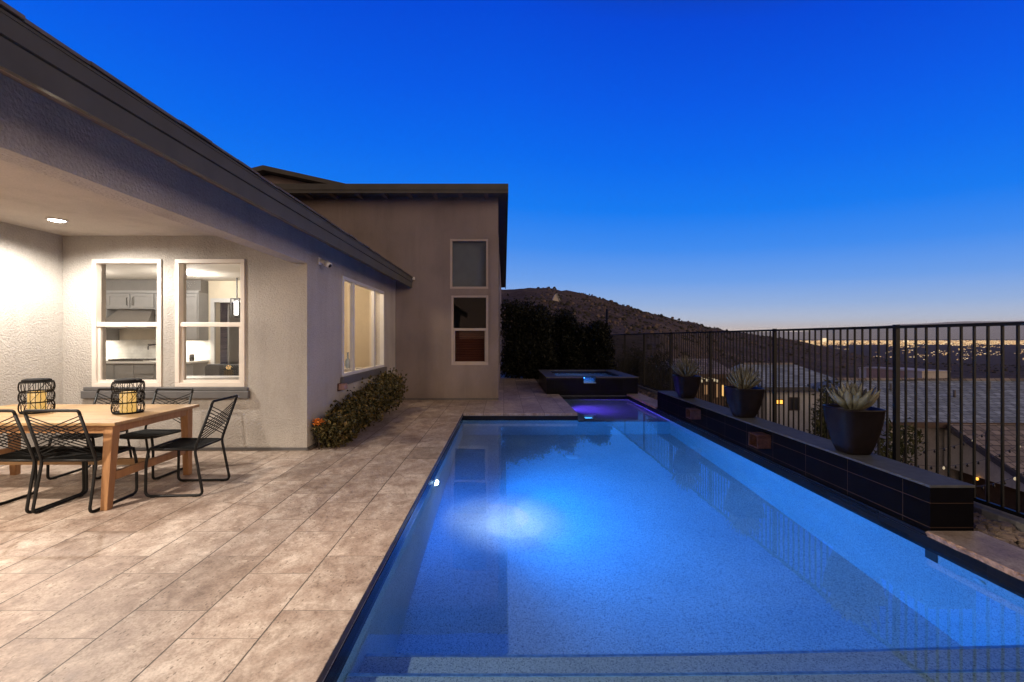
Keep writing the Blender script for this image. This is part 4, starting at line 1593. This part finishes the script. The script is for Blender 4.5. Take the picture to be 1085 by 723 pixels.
# ------------------------------------------------------------------ foliage
def leaves(blobs, n, size, aspect=.5, shell=.55, seed=0, droop=0.0):
    """blobs: (cx,cy,cz,rx,ry,rz). returns MB of bent diamond leaves"""
    r = np.random.default_rng(seed)
    w = np.array([b[3] * b[4] * b[5] for b in blobs]) ** .67
    idx = r.choice(len(blobs), n, p=w / w.sum())
    B = np.array(blobs)[idx]
    d = r.normal(size=(n, 3))
    d /= np.linalg.norm(d, axis=1)[:, None]
    rad = shell + (1 - shell) * r.random(n) ** .6
    rad *= 1 + .18 * r.normal(size=n)
    P = B[:, :3] + d * rad[:, None] * B[:, 3:6]
    a = r.normal(size=(n, 3)) + d * .6 + np.array([0, 0, .25 - droop])
    a /= np.linalg.norm(a, axis=1)[:, None]
    s = np.cross(a, r.normal(size=(n, 3)))
    s /= np.linalg.norm(s, axis=1)[:, None]
    up_ = np.cross(s, a)
    L = size * r.uniform(.6, 1.35, n)[:, None]
    W_ = L * aspect
    p0, p3 = P - a * L * .5, P + a * L * .5
    pm = P + up_ * L * .12
    V = np.stack([p0, pm + s * W_ * .5, p3, pm - s * W_ * .5], 1).reshape(-1, 3)
    mb = MB()
    mb.v = [tuple(v) for v in V]
    mb.f = [q for i in range(n) for q in ((4 * i, 4 * i + 1, 4 * i + 2), (4 * i, 4 * i + 2, 4 * i + 3))]
    mb.sm = [False] * len(mb.f)
    mb.mi = [0] * len(mb.f)
    return mb


def stems(mb, c, blobs, r0, n, seed=0):
    rnd = random.Random(seed)
    for k in range(n):
        b = rnd.choice(blobs)
        e = Vector((b[0] + rnd.uniform(-.6, .6) * b[3], b[1] + rnd.uniform(-.6, .6) * b[4], b[2] + rnd.uniform(-.2, .7) * b[5]))
        s = Vector(c) + Vector((rnd.uniform(-1, 1) * r0 * 2, rnd.uniform(-1, 1) * r0 * 2, 0))
        m = s.lerp(e, .5) + Vector((rnd.uniform(-.1, .1) * b[3], rnd.uniform(-.1, .1) * b[4], 0))
        mb.tube([s, m, e], [r0, r0 * .7, r0 * .3], 6)
    return mb


def shrub(name, label, cat, base, blobs, n, size, lm, aspect=.5, shell=.5, seed=1, group=None, r0=.012, ns=12, droop=0):
    t_ = thing(name, label, cat, base, 0, group)
    leaves(blobs, n, size, aspect, shell, seed, droop).build('foliage', lm, t_)
    stems(MB(), base, blobs, r0, ns, seed).build('stem', M['bark'], t_)
    return t_


GS = 'low shrubs along the side wall'
sx0 = -2.38
specs = [
    (6.35, .40, [(sx0 + .02, 6.32, .22, .22, .25, .22), (sx0 + .1, 6.5, .2, .18, .2, .2)], 'round yellow green shrub at the patio corner, nearest of the row'),
    (6.95, .5, [(sx0 - .02, 6.85, .26, .24, .3, .26), (sx0 + .05, 7.1, .3, .22, .25, .26)], 'dense dark shrub under the copper wall fixture'),
    (7.65, .55, [(sx0, 7.5, .32, .26, .32, .30), (sx0 + .06, 7.8, .34, .24, .25, .28)], 'dark leafy shrub beneath the near half of the side window'),
    (8.35, .6, [(sx0 + .02, 8.25, .36, .28, .32, .32), (sx0, 8.55, .42, .26, .3, .3)], 'bushy shrub beneath the far half of the side window'),
    (9.15, .65, [(sx0 + .05, 9.0, .42, .28, .34, .34), (sx0 + .1, 9.35, .46, .26, .3, .36), (sx0 - .02, 9.2, .66, .14, .2, .14)], 'tallest olive shrub of the row, at its far end beside the tall wing'),
]
for i, (y, h, bl, lab) in enumerate(specs):
    shrub('low_shrub', lab, 'shrub', (sx0, y, 0), bl, 1900, .066, M['shrub'], .62, .45, 20 + i, GS)
# orange flowers at the corner
t_ = thing('orange_flowers', 'clump of orange flowers at the wall corner beside the shrubs', 'flowers', (-2.5, 6.12, 0))
fb = [(-2.50, 6.14, .36, .075, .08, .05)]
leaves(fb, 170, .03, .8, .3, 90).build('petals', M['orange'], t_)
leaves([(-2.5, 6.14, .24, .07, .08, .12)], 140, .04, .5, .3, 91).build('foliage', M['shrub'], t_)
stems(MB(), (-2.5, 6.14, 0), fb, .006, 6, 92).build('stem', M['bark'], t_)

GH = 'dark tall bushes behind the spa'
hs = [
    ((.55, 17.2), 2.95, .75, 'tall dark bush right behind the corner of the tall wing'),
    ((1.2, 16.9), 2.7, .7, 'tall dark bush behind the left corner of the spa'),
    ((1.9, 17.6), 2.85, .8, 'tall dark bush behind the middle of the spa'),
    ((2.75, 17.0), 2.5, .65, 'dark bush behind the right half of the spa'),
    ((3.55, 16.8), 2.2, .55, 'lower dark bush behind the right corner of the spa, by the fence'),
]
for i, ((x, y), h, r, lab) in enumerate(hs):
    bl = []
    rnd = random.Random(50 + i)
    for k in range(16):
        zz = rnd.uniform(.1, .86) * h
        bl.append((x + rnd.uniform(-.6, .6) * r, y + rnd.uniform(-.6, .6) * r, zz, r * rnd.uniform(.4, .62), r * rnd.uniform(.4, .62), h * rnd.uniform(.12, .19)))
    bl.append((x, y, h * .42, r * .95, r * .95, h * .4))
    bl += [(x + dx * r, y - .2, .3, r * .55, r * .5, .35) for dx in (-.45, .45)]
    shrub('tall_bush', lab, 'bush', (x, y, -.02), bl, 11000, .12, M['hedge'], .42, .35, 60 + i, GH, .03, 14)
# bushes on the slope outside the fence
ob_ = [
    ((5.75, 7.9), -2.3, .55, .42, 'olive_bush', 'olive green bush outside the fence, left of the front pot', 5200),
    ((5.15, 6.05), -1.8, .42, .45, 'olive_bush', 'olive green bush outside the fence, just right of the front pot', 4200),
    ((5.25, 5.75), -1.6, -.12, .26, 'olive_bush', 'small low bush outside the fence in front of the neighbour wall', 2200),
    ((4.95, 14.2), -1.2, 1.15, .7, 'olive_bush', 'dark round bush outside the fence behind the far pot', 5200),
    ((5.1, 17.6), -1.2, 1.2, .8, 'olive_bush', 'dark bush at the far end of the fence', 5200),
    ((6.0, 12.0), -3.0, .15, .5, 'olive_bush', 'olive bush beside the lit neighbour windows', 4500),
]
for i, ((x, y), z0, z1, r, nm, lab, n) in enumerate(ob_):
    rnd = random.Random(80 + i)
    h = z1 - z0
    bl = [(x + rnd.uniform(-.7, .7) * r, y + rnd.uniform(-.7, .7) * r, z0 + h * rnd.uniform(.35, .9), r * rnd.uniform(.35, .6), r * rnd.uniform(.35, .6), h * rnd.uniform(.1, .18)) for k in range(13)]
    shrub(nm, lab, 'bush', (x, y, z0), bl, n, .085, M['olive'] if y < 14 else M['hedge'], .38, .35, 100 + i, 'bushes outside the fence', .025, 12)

# pole beyond the hedge
pl = MB()
zb = float(terrain(5.2, 23))
pl.tube([(5.2, 23, zb - .3), (5.2, 23, 2.95)], [.07, .055], 10)
tag(pl.build('dark_pole', M['metal_black']), 'thin dark pole standing behind the bushes against the hillside', 'pole')
# small white gable on the hilltop
D = 120
hx = (589 - 534) / 482 * D
hz = CAMZ + (358 - 318.5) * D / 482
hg = thing('hilltop_house', 'tiny white gable standing out near the top of the dark hill', 'house', (hx, D, hz))
mb = MB()
mb.prism([(hx - .95, hz - 2), (hx + .85, hz - 2), (hx + .85, hz), (hx + .2, hz + 1.7), (hx - .1, hz + 1.7), (hx - .95, hz)], 1, D, D + 3)
mb.build('wall', M['desert_house'], hg)
mb = MB()
mb.prism([(hx + .15, hz + 1.85), (hx + .35, hz + 1.8), (hx + 1.2, hz - .1), (hx + 1.02, hz - .1)], 1, D - .2, D + 3.1)
mb.build('roof', M['nb_roof'], hg)
# pale stones behind the spa
for i, (x, y, s, lab) in enumerate(((3.62, 15.5, .16, 'pale upright stone behind the right corner of the spa, first of three'), (3.86, 15.35, .13, 'pale stone behind the spa, middle of three'), (4.0, 15.1, .1, 'smallest pale stone behind the spa, next to the fence'))):
    mb = MB()
    rnd = random.Random(i)
    sq = [rnd.uniform(.8, 1.2) for _ in range(10)]
    mb.lathe([(s * .8, 0), (s, s * .7), (s * .85, s * 1.6), (s * .35, s * 2.1)], (x, y, -.02), 10, shape=lambda a: sq[int(a / (2 * PI) * 10) % 10])
    tag(mb.build('garden_stone', M['desert_house']), lab, 'stone', 'pale stones behind the spa')


# ------------------------------------------------------------------ neighbour houses
def nb_house(name, label, x0, x1, y0, dep, ze, zbase, pitch, hip, wallm, roofm, ov=.45, rot=0, fas=M['nb_brown'], db=None):
    cx, cy = (x0 + x1) / 2, y0 + dep
    t_ = thing(name, label, 'house', (cx, cy, zbase), 0, 'neighbour houses below the fence')
    mb = MB()
    db = db or dep + ov
    yb = cy + db
    mb.box(x0, x1, y0, yb - ov * .6, zbase, ze)
    mb.build('wall', wallm, t_)
    zr = ze + pitch * (dep + ov)
    mb = MB()
    a, b, c, d = (x0 - ov, y0 - ov, ze), (x1 + ov, y0 - ov, ze), (x1 + ov, yb, ze + pitch * (dep + ov - db)), (x0 - ov, yb, ze + pitch * (dep + ov - db))
    hl, hr = hip
    e, f = (x0 - ov + hl, cy, zr), (x1 + ov - hr, cy, zr)
    up = lambda p: (p[0], p[1], p[2] + .12)
    V = [a, b, c, d, e, f] + [up(p) for p in (a, b, c, d, e, f)]
    mb.add(V, [(6, 7, 11, 10), (8, 9, 10, 11), (7, 8, 11), (9, 6, 10), (0, 1, 7, 6), (1, 2, 8, 7), (2, 3, 9, 8), (3, 0, 6, 9), (3, 2, 1, 0)])
    mb.build('roof', roofm, t_)
    mb = MB()
    mb.box(x0 - ov, x1 + ov, y0 - ov - .04, y0 - ov - .002, ze - .1, ze + .16)
    mb.build('fascia', fas, t_)
    if rot:
        t_.rotation_euler = (0, 0, rot)
    return t_


def nb_window(parent, x0, x1, y, z0, z1, m, frame=True):
    mb = MB()
    for q in ((x0 - .07, x0, z0 - .07, z1 + .07), (x1, x1 + .07, z0 - .07, z1 + .07), (x0, x1, z1, z1 + .07), (x0, x1, z0 - .07, z0)):
        mb.box(q[0], q[1], y - .05, y - .003, q[2], q[3])
    f = mb.build('window', M['nb_brown'], parent)
    mb = MB()
    mb.box(x0, x1, y - .03, y - .003, z0, z1)
    mb.build('pane', m, f)


h1 = nb_house('neighbour_house', 'grey tiled house with pale walls below the middle pot, light in its patio', 19.6, 25.9, 34, 4.0, -2.3, -7, .33, (.6, 2.2), M['nb_wall'], M['nb_roof'], .5, fas=M['trim_dark'])
px2x = lambda px, D: (px - 534) / 482 * D
py2z = lambda py, D: CAMZ - (py - 358) / 482 * D
nb_window(h1, px2x(837, 34), px2x(846, 34), 34, py2z(434, 34), py2z(422, 34), M['dark'])
nb_window(h1, px2x(822, 34), px2x(829, 34), 34, py2z(428, 34), py2z(424, 34), M['orange_lamp'])
# lean-to on its left with raking roof
mb = MB()
xa, xb = 17.2, 19.59
mb.prism([(xa, -7), (xb, -7), (xb, -2.36), (xa, -3.4)], 1, 34.6, 40)
mb.build('side_wing', M['nb_wall'], h1)
mb = MB()
mb.prism([(xa - .4, -3.55), (xb + .5, -2.28), (xb + .5, -2.08), (xa - .4, -3.35)], 1, 34.1, 40.3)
mb.build('side_roof', M['trim_dark'], h1)

h2 = nb_house('neighbour_house', 'large grey tiled roof house at the right, nearest below the fence', 19.2, 33, 22.2, 4.4, -2.72, -7.2, .33, (.8, 2), M['nb_wall'], M['nb_roof'], .55, rot=-.035, db=1.2)
for hh, x0, x1, yr, zr in ((h1, 20.0, 23.9, 38.0, -.70), (h2, 19.6, 31.2, 26.6, -.97)):
    mb = MB()
    x = x0
    while x < x1:
        mb.prism([(yr - .16, zr - .02), (yr, zr + .1 + random.uniform(0, .02)), (yr + .16, zr - .02)], 0, x, x + .4)
        x += .42
    mb.build('ridge_cap', M['nb_roof2'], hh)
for x, y in ((21.6, 25.2), (24.3, 24.4), (27.2, 25.5)):
    z_ = -2.6 + (y - 21.65) * .33
    mb = MB()
    mb.tube([(x, y, z_ - .1), (x, y, z_ + .38)], .06, 8)
    mb.build('vent_pipe', M['concrete'], h2)
# front wing of house 2: gable end facing the pool side, roof falling towards us
wx0, wy1, wy0, wz1, wz0 = 21.4, 21.7, 18.2, -2.76, -4.45
w2 = thing('neighbour_wing', 'lower pale gabled house with brown tiles at the right edge under the fence', 'house', (25, 20, -7), 0, 'neighbour houses below the fence')
k_ = (wz1 - wz0) / (wy1 - wy0)
mb = MB()
mb.prism([(wy0 + .4, wz0 - .1), (wy0 + .4, -4.85), (22.1, -4.75), (22.1, wz1 - .2), (wy1, wz1 - .16)], 0, wx0, wx0 + .25)
mb.box(wx0 + .26, 33, wy0 + .4, wy0 + .6, -7.2, wz0 - .1)
mb.build('wall', M['nb_wall'], w2)
mb = MB()
mb.box(wx0 + .7, wx0 + .9, wy0 + .61, 22.1, -7.2, -4.2)
mb.build('porch_wall', M['nb_brown'], w2)
mb = MB()
mb.prism([(wy0, wz0), (wy1, wz1), (wy1, wz1 + .14), (wy0, wz0 + .14)], 0, wx0 - .2, 34)
mb.build('roof', M['nb_roof2'], w2)
mb = MB()
mb.prism([(wy0 - .02, wz0 - .16), (wy1, wz1 - .16), (wy1, wz1 + .1), (wy0 - .02, wz0 + .1)], 0, wx0 - .26, wx0 - .201)
mb.build('rake_board', M['trim_dark'], w2)
lx, ly, lz = wx0 - .08, 20.5, -4.92
mb = MB()
mb.lathe([(.04, 0), (.06, .06), (.04, .12)], (lx, ly, lz), 12)
mb.build('wall_lamp', M['orange_lamp'], w2)

# lit house further left
D = 25
h0 = nb_house('neighbour_house', 'small dark house with glowing orange windows beyond the middle of the fence', px2x(722, D), px2x(776, D), D, 2.2, py2z(399, D), -6.5, .3, (.5, .5), M['nb_brown'], M['nb_roof2'], .3)
nb_window(h0, px2x(764.5, D), px2x(767, D), D, py2z(420, D), py2z(408, D), M['warm_win'])
nb_window(h0, px2x(769, D), px2x(771, D), D, py2z(421, D), py2z(409, D), M['warm_win'])
nb_window(h0, px2x(758, D), px2x(761.5, D), D, py2z(421, D), py2z(407, D), M['warm_dim'])
nb_window(h0, px2x(746, D), px2x(750, D), D, py2z(418, D), py2z(408, D), M['warm_dim'])
for i, px in enumerate((744, 748.5, 752.5, 757, 760.5)):
    mb = MB()
    x, z = px2x(px, D - 1), py2z(404 - (i % 2), D - 1)
    mb.lathe([(.05, -.06), (.07, 0), (.05, .06)], (x, D - 1, z), 10)
    mb.box(x - .01, x + .01, D - 1, D - .31, z + .055, z + .075)
    mb.build('eave_lamp', M['bulb'], h0)

# pale rooftop walls farther back
for (a, b, ya, yb, D, m, lab) in ((948, 959, 394, 406, 50, 'nb_wall', 'pale grey parapet house at the left end of the far roof row'),
                                  (958, 975, 393.5, 403, 48, 'nb_wall2', 'pink lit parapet house peeping over the right grey roof'),
                                  (977, 1006, 394.5, 404, 46, 'desert_house', 'cream flat roofed house peeping over the right grey roof'),
                                  ):
    x0, x1, z1 = px2x(a, D), px2x(b, D), py2z(ya, D)
    hh = thing('far_house', lab, 'house', ((x0 + x1) / 2, D, -7), 0, 'flat roofed houses farther down')
    mb = MB()
    mb.box(x0, x1, D, D + 5, -7.5, z1)
    mb.build('wall', M[m], hh)
    mb = MB()
    mb.box(x0 - .08, x1 + .08, D - .08, D + 5.08, z1 + .001, z1 + .14)
    mb.build('coping', M['desert_house'], hh)
D = 44
mb = MB()
mb.hexa([(px2x(1000, D), D, -7), (px2x(1062, D), D - 3, -7), (px2x(1062, D), D - 2.7, -7), (px2x(1000, D), D + .3, -7)],
        [(px2x(1000, D), D, py2z(403.5, D)), (px2x(1062, D), D - 3, py2z(407.5, D - 3)), (px2x(1062, D), D - 2.7, py2z(407.5, D - 3)), (px2x(1000, D), D + .3, py2z(403.5, D))])
tag(mb.build('garden_wall', M['desert_house']), 'long pale garden wall running right from the cream flat roofed house', 'wall')

# string lights over the neighbour yard
for i, (a, b, sag, n, lab) in enumerate((((950, 476, 13), (1045, 458, 15), .25, 9, 'upper string of small bulbs over the neighbour yard'),
                                         ((966, 492, 11.5), (1095, 462, 14), .35, 11, 'middle string of small bulbs over the neighbour yard'),
                                         ((1022, 516, 10), (1110, 484, 12), .2, 8, 'lower string of small bulbs near the right edge of the photo'))):
    A = Vector((px2x(a[0], a[2]), a[2], py2z(a[1], a[2])))
    B = Vector((px2x(b[0], b[2]), b[2], py2z(b[1], b[2])))
    t_ = thing('string_lights', lab, 'string lights', A, 0, 'string lights over the neighbour yard')
    pts = [A.lerp(B, q / 20) - Vector((0, 0, sag * 4 * (q / 20) * (1 - q / 20))) for q in range(21)]
    mb = MB()
    mb.tube(pts, .006, 4)
    mb.build('wire', M['metal_black'], t_)
    for k in range(n):
        q = (k + .5) / n
        p = A.lerp(B, q) - Vector((0, 0, sag * 4 * q * (1 - q)))
        mb = MB()
        mb.lathe([(.012, -.012), (.026, -.05), (.026, -.075), (.008, -.095)], p, 8)
        mb.build('bulb', M['bulb'] if (k * 3 + i) % 7 == 0 else M['dark'], t_)
    for e in (A, B):
        mb = MB()
        mb.tube([(e.x, e.y, -7), (e.x, e.y, e.z + .02)], .03, 6)
        mb.build('pole', M['nb_brown'], t_)

# ------------------------------------------------------------------ air
mb = MB()
mb.box(-45000, 45000, -4000, 34000, -140, 900)
N = NT('air')
N.n.remove(N.b)
pv = N.node('ShaderNodeVolumePrincipled', {'Color': (.80, .88, 1, 1), 'Density': HAZE, 'Anisotropy': 0.0})
N.t.links.new(pv.outputs[0], N.out.inputs['Volume'])
if HAZE:
    mb.build('haze', N.m, kind='stuff')

# ------------------------------------------------------------------ render settings
S.view_settings.view_transform = 'Standard'
S.view_settings.look = 'None'
S.view_settings.exposure = 0
S.view_settings.gamma = 1
cy_ = S.cycles
S.render.engine = 'CYCLES'
cy_.use_denoising = True
try:
    cy_.denoiser = 'OPENIMAGEDENOISE'
except Exception:
    pass
cy_.max_bounces = 10
cy_.transparent_max_bounces = 12
cy_.transmission_bounces = 8
cy_.glossy_bounces = 5
cy_.diffuse_bounces = 4
cy_.caustics_refractive = True
cy_.caustics_reflective = False
cy_.sample_clamp_indirect = 4
cy_.sample_clamp_direct = 0
cy_.blur_glossy = .5
